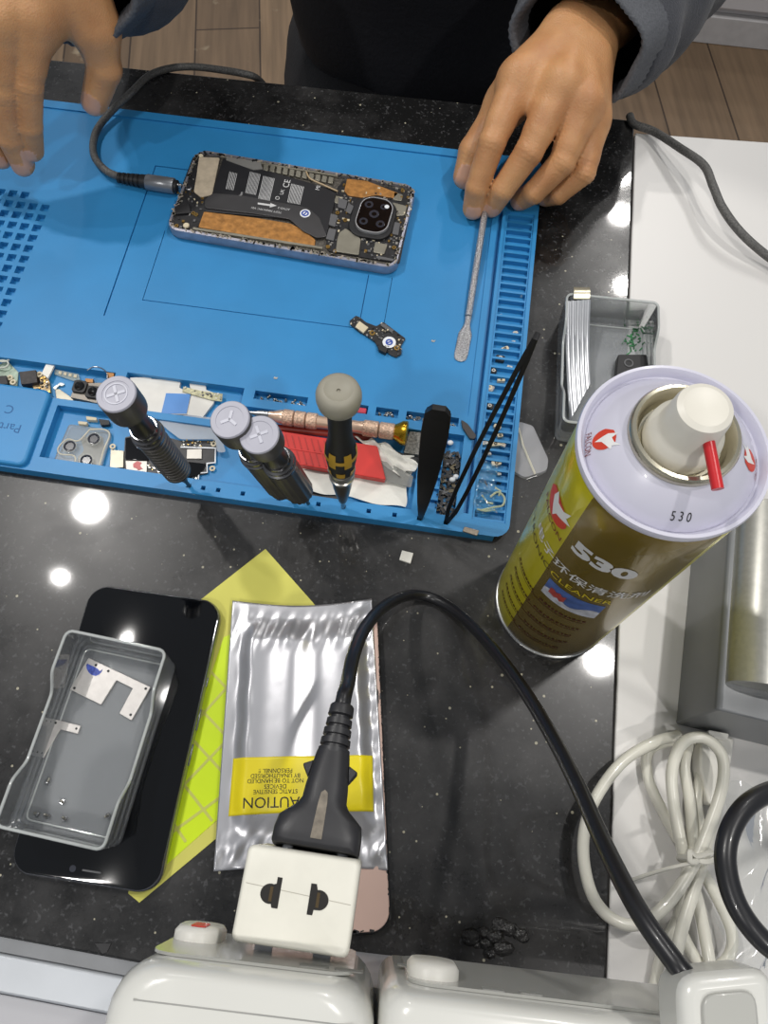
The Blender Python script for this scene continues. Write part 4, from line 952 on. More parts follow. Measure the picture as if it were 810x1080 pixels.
mb = MB(); mb.text('CLEANER', .0066, None, map_fn=oncan(-118, .1135), sub=1, sx=1.05); mb.build('cleaner_print', mat('yellow_can_ink', (212, 190, 40), .5), body, world=False, fsmooth=False)
mb = MB(); mb.text('ELECTRONIC', .0066, None, map_fn=oncan(-181, .1135), sub=1, sx=1.05); mb.build('electronic_print', mat('brown_can_ink', (92, 76, 30), .5), body, world=False, fsmooth=False)
# picture panel
pic = canpatch('picture_panel', -141, -94, .0885, .1075, mat('picture_blue', (74, 100, 160), .35, noise=(160, .35)))
canpatch('picture_cloud', -141, -94, .0885, .0960, mat('picture_white', (188, 190, 200), .35, noise=(260, .3)), RC+.0002, pic, wave=lambda u, v: .003*math.sin(u*9)*v)
canpatch('picture_shape', -136, -122, .0945, .1010, mat('picture_red', (176, 70, 62), .35, noise=(300, .3)), RC+.00028, pic, wave=lambda u, v: .0012*math.sin(u*14))
# rows of small print, too small to read: dashes
rnd = random.Random(6)
for k in range(5):
    z = .0800-k*.0135; mb = MB(); a = -176.0
    while a < -98:
        wdt = rnd.uniform(1.2, 3.6)
        if not (-146 < a < -140): mb.sheet(lambda u, v: ((RC+.0002)*math.cos(R(a+wdt*u)), (RC+.0002)*math.sin(R(a+wdt*u)), z+.0011*(v-.5)*(2 if rnd.random() < .5 else 1.6)), 2, 1)
        a += wdt+rnd.uniform(.7, 1.5)
    row = mb.build('small_print', mat('dark_red_print', (72, 30, 22), .5), body, world=False); row['kind'] = 'stuff'
    canpatch('print_rule', -178, -98, z-.0034, z-.0028, mat('dark_red_print', (72, 30, 22)))
# bird badge with red field on the yellow side
def badge(name, M, s, parent, wrap=None, red=(204, 62, 40)):
    def put(nm, pts, m_, dz):
        vs_, fs_ = poly_geo(pts, .16); mb = MB(); mb.add([wrap(x*s, y*s, dz) if wrap else M @ Vector((x*s, y*s, dz)) for x, y in vs_], fs_); return mb.build(nm, m_, parent, world=wrap is None, fsmooth=False)
    put('badge_field', [(.45*math.cos(R(180+12*k)), .42*math.sin(R(180+12*k))+.02) for k in range(16)]+[(.40, .18), (.22, .34), (-.02, .36), (-.30, .28)], mat('badge_red', red, .4), .00006)
    put('badge_bird', [(-.12, .42), (.02, .22), (.24, .30), (.42, .52), (.36, .24), (.52, .20), (.30, .04), (.10, -.10), (.02, -.32), (-.10, -.12), (-.20, .10)], mat('badge_white', (228, 228, 226), .4), .00012)
    mb = MB(); vs_, fs_ = text_geo('FALCON', .26*s); mb.add([wrap(x, y-.52*s, .00006) if wrap else M @ Vector((x, y-.52*s, .00006)) for x, y in vs_], fs_); mb.build('badge_text', mat('badge_ink', (120, 40, 34), .5), parent, world=wrap is None, fsmooth=False)
badge('badge', None, .021, body, wrap=lambda x, y, d: ((RC+.0002+d)*math.cos(R(-168)+x/RC), (RC+.0002+d)*math.sin(R(-168)+x/RC), .1535+y))
def dome_z(r):
    pr = [(.0301, ZC-.0036), (.0285, ZC-.0010), (.0245, ZC+.0034), (.0205, ZC+.0070), (.0178, ZC+.0086)]
    for (r0, z0), (r1, z1) in zip(pr, pr[1:]):
        if r1 <= r <= r0: return z0+(z1-z0)*(r0-r)/(r0-r1)
    return pr[0][1] if r > .03 else pr[-1][1]
def on_dome(phi, rmid, rotd):
    def f(x, y, d=.00006):
        c, s = math.cos(R(rotd)), math.sin(R(rotd)); X, Y = x*c-y*s, x*s+y*c
        px_, py_ = rmid*math.cos(R(phi))+X, rmid*math.sin(R(phi))+Y; return (px_, py_, dome_z(math.hypot(px_, py_))+d+.0002)
    return f
badge('badge', None, .0085, top, wrap=on_dome(178, .0245, -95))
badge('badge', None, .0085, top, wrap=on_dome(-12, .0245, 80))
mb = MB(); f_ = on_dome(-92, .0262, -3); mb.text('5 3 0', .0034, None, map_fn=lambda x, y: f_(x, y)); mb.build('stamp_print', m_ink_k, top, world=False, fsmooth=False)

# ------------------------------------------------------------------ black phone lying face up
zt = .0078
q = PP([(94.6, 617), (240, 637), (163, 942), (6.5, 917)], zt); c = sum(q, Vector())/4; a_ = ((q[1]-q[0])+(q[2]-q[3])); IA = math.atan2(a_.y, a_.x)
ph = thing('smartphone', 'black smartphone face up under the clear box of metal brackets', 'phone', (c.x, c.y, 0), IA)
PW, PD = .0757, .1490
def ring_at(w, d, r, z): return [(x, y, z) for x, y in rrect(w, d, r, 9)]
mb = MB(); mb.loft([ring_at(PW-.003, PD-.003, .0098, 0), ring_at(PW-.0008, PD-.0008, .011, .0012), ring_at(PW, PD, .0113, .004), ring_at(PW-.0006, PD-.0006, .0112, .0066), ring_at(PW-.002, PD-.002, .0106, .0074)])
mb.build('frame', mat('silver_phone_edge', (150, 152, 158), .25, .85), ph, world=False)
mb = MB(); mb.loft([ring_at(PW-.0018, PD-.0018, .0106, .0070), ring_at(PW-.0022, PD-.0022, .0104, .0077), ring_at(PW-.0034, PD-.0034, .0098, .0079)]); gl = mb.build('screen', m_blkgloss, ph, world=False)
mb = MB(); mb.M = Matrix.Translation((-.006, -PD/2+.0062, .0079)); mb.lathe([(.0016, 0), (.0016, .0001)], 20); mb.build('front_camera', mat('dark_lens', (52, 54, 62)), gl, world=False)
mb = MB(); mb.M = Matrix.Translation((.0035, -PD/2+.0062, .0079)); mb.prism(rrect(.0095, .0008, .0004, 3), 0, .0001); mb.build('earpiece', m_grey, gl, world=False)
for y, l_ in ((.030, .011), (.012, .011), (.050, .005)):
    mb = MB(); mb.box((PW/2+.0001, y-.02, .0040), (.0008, l_, .0024)); mb.build('side_button', mat('silver_phone_edge', (150, 152, 158)), ph, world=False, bev=.0003)

# ------------------------------------------------------------------ clear parts boxes
m_box = clear('frosted_clear_plastic', (222, 226, 230), .19, .3, .10)
m_boxe = clear('frosted_rim_plastic', (218, 222, 220), .50, .3, .12)
def clear_box(label, loc, ang, w=.0590, d=.0940, h=.0255):
    o = thing('clear_box', label, 'box', loc, ang)
    def per(wd, dp, r, n=7, m=14):
        """rounded rectangle with points also along the straight sides"""
        base = rrect(wd, dp, r, n); out = []
        for i in range(len(base)):
            a, b = Vector(base[i]), Vector(base[(i+1) % len(base)]); L = (b-a).length
            k = max(1, int(L/.004)); out += [tuple(a.lerp(b, t/k)) for t in range(k)]
        return out
    N = 168
    def resample(pts):
        P_ = [Vector(p) for p in pts]+[Vector(pts[0])]; cum = [0]
        for a, b in zip(P_, P_[1:]): cum.append(cum[-1]+(b-a).length)
        out = []; j = 0
        for k in range(N):
            s_ = cum[-1]*k/N
            while cum[j+1] < s_: j += 1
            t = (s_-cum[j])/max(1e-9, cum[j+1]-cum[j]); out.append(P_[j].lerp(P_[j+1], t))
        return out
    def top(p):
        if abs(p.x) > w*.40:
            v = p.y/d+.5; sm = lambda a, b, x: max(0, min(1, (x-a)/(b-a)))**2*(3-2*max(0, min(1, (x-a)/(b-a))))
            return h-.0085*sm(.20, .34, v)*(1-sm(.66, .80, v))
        return h
    ou, oi = resample(per(w, d, .004)), resample(per(w-.0024, d-.0024, .003))
    bo, bi = resample(per(w*.975, d*.975, .004)), resample(per(w*.975-.0024, d*.975-.0024, .003))
    def lerp3(b, t, f, z0): return (b.x+(t.x-b.x)*f, b.y+(t.y-b.y)*f)
    rings = [[(p.x, p.y, 0) for p in bo]]
    H = [top(p) for p in ou]
    for f in (.5, .94, 1.0): rings.append([(*lerp3(b, t, H[i]/h*f, 0), H[i]*f) for i, (b, t) in enumerate(zip(bo, ou))])
    rings.append([(*lerp3(b, t, H[i]/h, 0), H[i]) for i, (b, t) in enumerate(zip(bi, oi))])
    for f in (.5, .0): rings.append([(*lerp3(b, t, H[i]/h*f, 0), max(.0013, H[i]*f)) for i, (b, t) in enumerate(zip(bi, oi))])
    mb = MB(); mb.loft(rings, caps=True)
    mb.build('tray', m_box, o, world=False, smooth=50)
    # thicker rim bead
    mb = MB(); mid = [((a.x+b.x)/2, (a.y+b.y)/2) for a, b in zip([Vector(lerp3(b, t, H[i]/h, 0)) for i, (b, t) in enumerate(zip(bo, ou))], [Vector(lerp3(b, t, H[i]/h, 0)) for i, (b, t) in enumerate(zip(bi, oi))])]
    pts = [(x, y, H[i]) for i, (x, y) in enumerate(mid)]; mb.tube(pts+pts[:2], .0008, 8, caps=False); mb.build('rim', m_boxe, o, world=False)
    # foot bead round the floor
    mb = MB(); pts = [(p.x*.93, p.y*.955, .0016) for p in bi]; mb.tube(pts+pts[:2], .0005, 6, caps=False); mb.build('floor_bead', m_boxe, o, world=False)
    return o
ZB0 = .0080
q = PP([(67, 662), (178, 686), (108, 898), (-4, 873)], ZB0+.0255); c = sum(q, Vector())/4; a_ = (q[1]-q[0])+(q[2]-q[3]); BA = math.atan2(a_.y, a_.x)
clear_box('clear plastic box with silver brackets and screws, on the black smartphone', (c.x, c.y, ZB0), BA, ((q[1]-q[0]).length+(q[2]-q[3]).length)/2, ((q[3]-q[0]).length+(q[2]-q[1]).length)/2)
zf = ZB0+.0014
def L5(pts, z): return PP([(60+x/5.786, 660+y/5.786) for x, y in pts], z)
def L6(pts, z): return PP([(x/4.15, 640+y/4.15) for x, y in pts], z)
m_brk = mat('pale_steel_bracket', (206, 202, 198), .42, .45, noise=(300, .06))
bk = thing('bracket', 'large silver n-shaped bracket with blue ink stain in the clear box', 'bracket', P(115, 730, zf))
mb = MB(); mb.prism(roundpoly(L5([(192, 195), (572, 374), (455, 578), (380, 535), (462, 382), (362, 332), (268, 482), (78, 388)], zf+.0012), .0006, 3), zf, zf+.0012); pl = mb.build('plate', m_brk, bk, bev=.0002)
mb = MB(); mb.flat([Vector(v) for v in L5([(180, 240), (186, 230), (196, 236), (222, 248), (250, 262), (262, 278), (280, 264), (272, 282), (258, 298), (238, 306), (212, 300), (194, 284), (182, 262)], zf+.0012)], zf+.00135); mb.build('ink_stain', mat('blue_speckled_ink', (66, 84, 168), .5, noise=(900, .5)), pl, fsmooth=False)
for x, y in ((238, 240), (314, 276), (107, 380), (542, 384), (450, 543)):
    c = L5([(x, y)], zf+.0012)[0]; mb = MB(); mb.M = Matrix.Translation((c.x, c.y, zf+.0010)); mb.lathe([(.0007, 0), (.0007, .00028)], 14); mb.build('screw_hole', m_blk, pl)
bk = thing('bracket', 'small silver L-shaped bracket at the left side of the clear box', 'bracket', P(45, 780, zf))
mb = MB(); mb.prism(roundpoly(L6([(232, 490), (352, 520), (340, 556), (262, 536), (188, 662), (160, 650)], zf+.0012), .0005, 3), zf, zf+.0010); pl = mb.build('plate', m_brk, bk, bev=.0002)
for x, y in ((244, 508), (334, 533), (182, 640)):
    c = L6([(x, y)], zf+.001)[0]; mb = MB(); mb.M = Matrix.Translation((c.x, c.y, zf+.0008)); mb.lathe([(.0006, 0), (.0006, .00028)], 14); mb.build('screw_hole', m_blk, pl)
def screw(label, loc, rot, group=None, s=1.0, src=[None]):
    if src[0] is None:
        o = thing('screw', label, 'screw', (0, 0, 0)); src[0] = o
        mb = MB(); mb.lathe([(.0, .0022), (.0012, .0022), (.0013, .0025), (.0011, .0031), (.0005, .0031), (.00045, .0027), (0, .0027)], 14, caps=False); mb.build('head', m_steel, o, world=False)
        mb = MB(); mb.lathe([(.0001, 0), (.0006, .0003), (.0007, .0008), (.0006, .0011), (.0007, .0014), (.0006, .0017), (.0006, .0023)], 10); mb.build('shank', mat('dull_steel_shank', (150, 148, 140), .4, .8), o, world=False)
    else: o = copy_tree(src[0])
    o.location = loc; o.rotation_euler = rot; o.scale = (s, s, s)
    if 'group' in o: del o['group']
    tag(o, label, 'screw', group); return o
G = 'screws in the clear box'
for (x, y), rt_, lab_ in (((222, 748), (R(88), 0, R(-20)), 'tiny screw on its side below the small L-shaped bracket'), ((276, 848), (R(165), 0, 0), 'tiny upright screw nearest the middle of the clear box floor'),
                        ((282, 920), (R(160), .2, 1), 'tiny upright screw at the near edge, middle of the clear box'), ((466, 921), (R(158), -.2, 2), 'tiny upright screw in the near right corner of clear box'),
                        ((150, 902), (R(90), 0, R(80)), 'tiny screw lying flat in the near left corner of clear box'), ((202, 908), (R(150), 0, 1), 'tiny tilted screw beside the flat one near the left corner of clear box')):
    c = L6([(x, y)], zf)[0]; up_z = .0013 if abs(rt_[0]-R(89)) < .05 else .0030
    screw(lab_, (c.x, c.y, zf+up_z), rt_, G, 1.0)
# second clear box: across the seam of the two tables
q0, q1 = P(597, 309, .026), P(696, 319, .026); dv = (q1-q0).normalized(); nv = Vector((dv.y, -dv.x, 0)); B2A = math.atan2(dv.y, dv.x)
c = q0+dv*.0295+nv*.0470
b2 = clear_box('clear plastic box with silver ribbon and green bits behind the aerosol can', (c.x, c.y, .0006), B2A)
m_rib = mat('ridged_silver_ribbon', (186, 188, 192), .3, .75, noise=(60, .1))
rb = thing('metal_ribbon', 'ridged silver metal ribbon hooked over the rim of the clear box', 'metal strip', P(612, 310, .02))
pa, pb, pc_, pd = P(596, 318, .0250), P(623, 316, .0262), P(623, 404, .0100), P(601, 444, .0045)
def ribfn(u, v):
    a = pa.lerp(pd, v); b = pb.lerp(pc_, v); p = a.lerp(b, u); return p+Vector((0, 0, .0004*abs(math.sin(u*PI*5))-.005*math.sin(v*PI)*.6))
mb = MB(); mb.sheet(ribfn, 30, 14, .0006); mb.build('strip', m_rib, rb)
mb = MB(); mb.sheet(lambda u, v: P(605+17*u, 303+12*v, .0272)+Vector((0, 0, .0012*math.sin(PI*v))), 6, 6, .0008); mb.build('hook', mat('pale_gold_fold', (196, 190, 168), .3, .7), rb)
mb = MB(); mb.sheet(lambda u, v: P(605+17*u, 314+4*v, .0268-.002*v), 4, 2, .0006); mb.build('dark_band', m_blk, rb)
mb = MB(); rnd = random.Random(12); ANG = 0
for k in range(46):
    x, y = 668+rnd.gauss(0, 6), 358+rnd.gauss(0, 9); c = P(x, y, .0022)
    mb.mi = rnd.choice((0, 0, 1)); mb.box((c.x, c.y, .0022+rnd.random()*.001), (rnd.uniform(.001, .0036), .0007, .0007), rnd.uniform(0, 3))
tag(mb.build('green_scraps', [mat('dark_green_scrap', (34, 88, 52), .4), mat('green_scrap', (50, 128, 76), .4)]), 'pile of tiny green scraps in the clear box behind the can', 'scraps', kind='stuff')
bm_ = thing('black_component', 'black square component in the clear box beside the green scraps', 'component', P(665, 382, .002))
mb = MB(); mb.prism(roundpoly(PP([(652, 374), (682, 374), (684, 394), (650, 396)], .008), .001), .0020, .0082); mb.build('housing', m_blk, bm_, bev=.0006)
mb = MB(); mb.M = Matrix.Translation((*P(663, 383, .0082)[:2], .0082)); mb.ring((0, 0), .0022, .0030, 0, .0004); mb.build('ring', m_grey, bm_)

# ------------------------------------------------------------------ yellow sheet, silver bag, pink plate
m_ylw = mat('pale_yellow_backing', (208, 204, 96), .6, noise=(12, .08))
ys = thing('yellow_sheet', 'neon yellow reflective sheet between the black smartphone and silver bag', 'sheet', P(230, 760, 0))
mb = MB(); mb.prism(PP([(280, 579), (334, 640), (345, 760), (232, 881), (147, 952), (135, 942), (190, 800), (200, 700), (211, 633)], .0005), .0001, .0006); mb.build('backing', m_ylw, ys)
m_neon = mat('neon_yellow_film', (206, 232, 20), .32, noise=(9, .05))
fq = [(236, 672), (246, 668), (240, 770), (232, 862), (170, 917), (150, 933), (172, 860)]
mb = MB(); mb.prism(PP(fq, .0009), .0006, .0009); nf = mb.build('reflective_film', m_neon, ys)
mb = MB()
m_ln = mat('grey_yellow_grid_line', (196, 200, 92), .45)
for li, (a_, b_) in enumerate((((222, 708), (241, 728)), ((206, 742), (240, 778)), ((196, 772), (238, 818)), ((182, 812), (224, 866)), ((172, 852), (196, 888)), ((242, 722), (206, 762)), ((240, 780), (190, 832)), ((236, 838), (176, 882)))):
    A_, B_ = P(*a_, .00095), P(*b_, .00095); d_ = (B_-A_).normalized()*.0009; n_ = Vector((-d_.y, d_.x, 0))*.8; mb.prism([A_-n_, B_-n_, B_+n_, A_+n_], .0009-.00001*li, .00098+.000012*li)
mb.build('grid_lines', m_ln, nf)
# pink plate
pr0, pr1 = P(399, 640, .006), P(413.5, 984, .006); dv = (pr1-pr0).normalized(); lf = Vector((dv.y, -dv.x, 0)); PLA = math.atan2(-dv.x, dv.y)+PI
PLW, PLD = .066, (pr1-pr0).length
c = (pr0+pr1)/2+lf*(PLW/2)*(1 if lf.x < 0 else -1)
pk = thing('phone_back_cover', 'pink phone back cover with chipped black edges under the silver bag', 'phone cover', (c.x, c.y, 0), math.atan2(dv.y, dv.x)+PI/2)
mb = MB(); mb.prism(rrect(PLW, PLD, .010, 8), .0001, .0050); mb.build('black_edge', m_blk, pk, world=False, bev=.0008)
mb = MB(); mb.prism(rrect(PLW-.0016, PLD-.0016, .0094, 8), .0050, .0060); fc = mb.build('pink_face', mat('dusty_pink_glass', (196, 168, 156), .35, noise=(14, .08)), pk, world=False, bev=.0004)
mb = MB(); rnd = random.Random(8)
for k in range(60):
    y = rnd.uniform(-PLD/2+.006, PLD/2-.006); s_ = rnd.uniform(.0006, .0022)
    mb.prism([(PLW/2-.0008+s_*.1*math.cos(j)+(-.5+rnd.random())*s_*.6, y+s_*math.sin(j*1.05)*rnd.uniform(.5, 1.2)) for j in range(6)], .0052, .00612)
for k in range(14):
    x = rnd.uniform(PLW/2-.03, PLW/2-.006); mb.box((x, -PLD/2+.0014, .0057), (rnd.uniform(.001, .004), rnd.uniform(.0005, .0015), .0009), rnd.uniform(-.4, .4))
o = mb.build('chipped_paint', m_blk, fc, world=False, fsmooth=False); o['kind'] = 'stuff'
mb = MB(); mb.prism(rrect(.0035, .0085, .0016, 4, PLW/2-.0036, PLD/2-.0495), .0060, .0064); mb.build('black_slot', m_blk, pk, world=False)
# antistatic bag
m_bag = mat('silver_antistatic_film', (196, 196, 200), .30, .75, noise=(14, .05), bump=(26, .2, .002))
ag = thing('antistatic_bag', 'silver antistatic bag with yellow caution label, behind the black plug', 'bag', P(320, 770, 0))
bq = [P(245, 633, .0072), P(392, 631, .0072), P(409, 918, .0072), P(225, 919, .0072)]
ph_ = [1.1, 2.7, .4, 5.2]
def bagfn(u, v, dz=0.0):
    a = bq[0].lerp(bq[1], u); b = bq[3].lerp(bq[2], u); p = a.lerp(b, v)
    p = p+Vector((0, -.0035*math.sin(PI*u)*(1-v)**3+.002*math.sin(PI*u)*v**4, 0))
    eu = min(1, max(0, (u-.07)/.10))*min(1, max(0, (.955-u)/.09)); ev = min(1, max(0, (v-.05)/.12))*min(1, max(0, (.90-v)/.12))
    eu = eu*eu*(3-2*eu); ev = ev*ev*(3-2*ev)
    pl = .0050*eu*ev*(1+.10*math.sin(u*5.2+1.0)) + ev*(.0011*math.sin(u*15+math.sin(v*3)*.5+ph_[0])*(1-.45*v)+.0004*math.sin(u*24+v*2+ph_[1])*(1-v))*eu
    wr = .00045*math.sin(u*60+v*21)*math.sin(v*47+u*8)*max(0, 1-abs(v-.94)/.1) + .0004*math.sin(u*55+v*30)*max(0, 1-abs(v-.12)/.10)
    wr += .0005*math.sin(v*58+u*17)*max(0, 1-abs(u-.93)/.09)+.0003*math.sin(v*36)*max(0, 1-abs(u-.12)/.07)
    return Vector((p.x, p.y, .0066+pl+wr*1.2+dz))
mb = MB(); mb.sheet(bagfn, 90, 110, .0004); mb.build('pouch', m_bag, ag, smooth=180)
m_lab = mat('yellow_label', (226, 208, 24), .38, noise=(14, .03))
def bag_uv(px_, py_):
    """bag u,v under a photo point, by iteration"""
    u, v = .5, .5
    for _ in range(25):
        t = P(px_, py_, bagfn(u, v).z); p = bagfn(u, v)
        e = .002; du = (bagfn(u+e, v)-p)/e; dv_ = (bagfn(u, v+e)-p)/e; d = t-p
        det = du.x*dv_.y-du.y*dv_.x; u += (d.x*dv_.y-d.y*dv_.x)/det; v += (du.x*d.y-du.y*d.x)/det
        u, v = min(1, max(0, u)), min(1, max(0, v))
    return u, v
uA, vA = bag_uv(246, 800); uB, vB = bag_uv(393, 797); uC, vC = bag_uv(394, 856); uD, vD = bag_uv(241, 861)
mb = MB(); mb.sheet(lambda s, t: bagfn((uA+(uB-uA)*s)*(1-t)+(uD+(uC-uD)*s)*t, (vA+(vB-vA)*s)*(1-t)+(vD+(vC-vD)*s)*t, .0003), 60, 24, .0002); lbp = mb.build('caution_label', m_lab, ag, smooth=180)
LW = (bagfn(uB, vB)-bagfn(uA, vA)).length; 
def bagtext(body_, px_, py_, size, sx=1.0):
    u0, v0 = bag_uv(px_, py_); W_ = (bq[1]-bq[0]).length*.5+(bq[2]-bq[3]).length*.5; H_ = (bq[3]-bq[0]).length
    mb.text(body_, size, None, map_fn=lambda x, y: bagfn(u0-x/W_, v0+y/H_, .00042), sx=sx, sub=1)
mb = MB()
bagtext('CAUTION', 291.5, 845.5, .0075, .98)
for t_, y_ in (('STATIC SENSITIVE', 834.5), ('DEVICES', 829.2), ('NOT TO BE HANDLED', 823.2), ('BY UNAUTHORISED', 817.8), ('PERSONNEL !!', 812.6)): bagtext(t_, 290.5, y_, .0030, .92 if len(t_) > 8 else 1)
mb.build('caution_print', m_ink_k, lbp, fsmooth=False)

# ------------------------------------------------------------------ small things on the stone
mb = MB(); mb.prism(roundpoly(PP([(424, 580), (436, 583), (433, 594), (421, 590)], .002), .0004), 0, .0018); tag(mb.build('white_chip', m_white, bev=.0003), 'small white plastic chip on the black stone in front of the blue mat', 'chip')
def L7(pts, z): return PP([(430+x/4.765, 420+y/4.765) for x, y in pts], z)
sc_ = thing('clear_scrap', 'cloudy clear plastic scrap on the stone at right of the blue mat', 'plastic scrap', P(560, 475, 0))
mb = MB(); mb.prism(roundpoly(L7([(556, 112), (630, 135), (710, 310), (702, 365), (640, 385), (590, 402), (532, 372), (545, 240)], .002), .002), .0002, .0022, .97); mb.build('film', clear('cloudy_plastic', (196, 196, 200), .42, .3), sc_)
mb = MB(); mb.tube(L7([(556, 150), (580, 240), (640, 382)], .0024), .0007, 6); mb.build('crease', mat('clear_edge_highlight', (200, 196, 180)), sc_)
mb = MB(); mb.prism(PP([(100, 995), (117, 995), (113, 1004), (108, 1006)], .0005), 0, .0006); tag(mb.build('dark_scrap', m_blk), 'flat dark scrap at the rail next to the left end of power strip', 'scrap')

# ------------------------------------------------------------------ grey metal power box
pb0, pb1 = P(727.5, 600, 0), P(713.5, 752, 0); dv = (pb0-pb1).normalized(); rv = Vector((dv.y, -dv.x, 0))
px_ = thing('power_box', 'grey metal power supply box with rounded silver top on the white table', 'power supply', pb1+rv*.04, math.atan2(rv.y, rv.x))
m_pg = mat('grey_painted_steel', (122, 124, 126), .42, .3, noise=(20, .05))
m_pa = mat('satin_aluminium', (178, 177, 170), .34, .65, noise=(400, .06))
def ext(poly, y0, y1):
    """x-z profile (metres from the near left foot) swept along the box"""
    mb = MB(); A = [pb1+rv*x+dv*y0+Vector((0, 0, z)) for x, z in poly]; B = [pb1+rv*x+dv*y1+Vector((0, 0, z)) for x, z in poly]; mb.loft([A, B]); return mb
LB = .108; y0 = -.006
pf = [(.0, .0), (.090, .0), (.090, .054), (.0015, .054), (0, .052)]
ext(pf[::-1], y0, LB).build('case', m_pg, px_, bev=.004, seg=3)
hum = [(.003+.0, .054)]+[(.022-.0185*math.cos(R(a)), .0545+.0135*math.sin(R(a))) for a in range(0, 91, 10)]+[(.085, .068), (.088, .064), (.088, .054)]
ext(hum[::-1], y0+.014, LB-.004).build('cover', m_pa, px_, bev=.0006)
for k in (0, 1):
    c = pb1+rv*(.03+.03*k)+dv*.02+Vector((0, 0, .068)); mb = MB(); mb.M = Matrix.Translation(c); mb.lathe([(.002, 0), (.0018, .0009), (.0004, .0009)], 16); mb.build('screw_head', m_steel, px_)

# ------------------------------------------------------------------ white cable coil
m_wc = mat('white_cable_sheath', (214, 212, 200), .28, noise=(40, .03), coat=.2)
wc = thing('white_cable', 'coiled white cable bound with a twist tie on the white table', 'cable', P(715, 900, 0))
def wire(pts): return arc_pts([P(x, y, z) for x, y, z in pts], 7)
mb = MB()
mb.tube(wire([(716, 776, .010), (690, 783, .014), (655, 805, .016), (625, 848, .017), (615, 892, .017), (623, 940, .016), (644, 968, .016), (672, 975, .017), (702, 955, .019), (728, 918, .022), (748, 872, .024), (762, 828, .025), (761, 796, .025), (742, 778, .025), (720, 784, .024), (709, 812, .022), (711, 850, .018), (722, 905, .013), (736, 950, .010), (745, 995, .010), (752, 1035, .014), (758, 1060, .016)]), .0029, 14)
mb.tube(wire([(732, 780, .006), (700, 783, .005), (683, 795, .0045), (684, 822, .0045), (697, 852, .005), (715, 885, .008), (735, 910, .010), (758, 950, .010), (772, 985, .009), (768, 1010, .008), (748, 1022, .008), (730, 1005, .007), (716, 970, .006), (722, 930, .0075), (730, 900, .010), (728, 850, .012), (722, 810, .012), (726, 785, .010)]), .0028, 14)
mb.tube(wire([(757, 800, .005), (758, 840, .006), (748, 880, .010), (740, 912, .016), (730, 945, .018), (718, 985, .018), (712, 1020, .018), (716, 1050, .017)]), .0029, 14)
mb.tube(wire([(741, 806, .005), (735, 845, .008), (740, 890, .007), (728, 940, .006), (700, 1000, .005), (690, 1040, .005)]), .0026, 14)
mb.build('cord', m_wc, wc)
mb = MB(); mb.tube(wire([(757, 904, .024), (745, 909, .030), (728, 905, .028), (715, 904, .016), (728, 910, .004), (745, 910, .004), (757, 904, .016), (750, 899, .028), (735, 903, .031), (728, 898, .032), (728, 908, .032), (735, 909, .031), (712, 914, .029), (688, 921, .027), (664, 929, .024)]), .0009, 8, flat=1.6); mb.build('twist_tie', mat('grey_white_tie', (198, 196, 186), .5), wc)
mb = MB(); mb.prism(roundpoly(PP([(739, 772), (775, 778), (770, 815), (764, 850), (748, 848), (738, 810)], .012), .002), .0002, .0120); cn_ = mb.build('connector', m_white, wc, bev=.0012)
mb = MB(); mb.prism(roundpoly(PP([(747, 770), (768, 774), (767, 781), (746, 777)], .014), .0006), .012, .0150); mb.build('latch', m_white, cn_, bev=.0004)
# crumpled clear wrap under the black cable loop
q = [P(752, 832, .004), P(835, 820, .004), P(840, 1030, .004), P(756, 1012, .004)]
def wrapfn(u, v):
    p = q[0].lerp(q[1], u).lerp(q[3].lerp(q[2], u), v)
    return p+Vector((.003*math.sin(v*15+u*4), .003*math.sin(u*11), .006+.004*math.sin(u*6+v*3)*math.sin(v*5+1)+.0018*abs(math.sin(u*9+v*7))))
mb = MB(); mb.sheet(wrapfn, 26, 34); tag(mb.build('plastic_wrap', clear('crinkled_clear_film', (206, 206, 204), .12, .22, .1), smooth=180), 'crumpled clear plastic wrap under the black cable loop', 'plastic wrap')

# ------------------------------------------------------------------ braided cable on the white table
mb = MB(); mb.tube(arc_pts([P(664, 122, .0030), P(669, 131, .0042), P(690, 139, .007), P(717, 156, .014), P(742, 174, .020), P(752, 196, .020), P(762, 219, .018), P(782, 246, .014), P(812, 272, .009), P(850, 296, .006), P(930, 330, .0045), P(1010, 350, .0040), Vector((.48, .30, .0040)), Vector((.60, .33, .0040))], 10), .0029, 14)
bc = thing('braided_cable', 'dark braided cable crossing the far corner of the white side table', 'cable', P(742, 174, .01)); mb.build('cord', m_braid, bc)
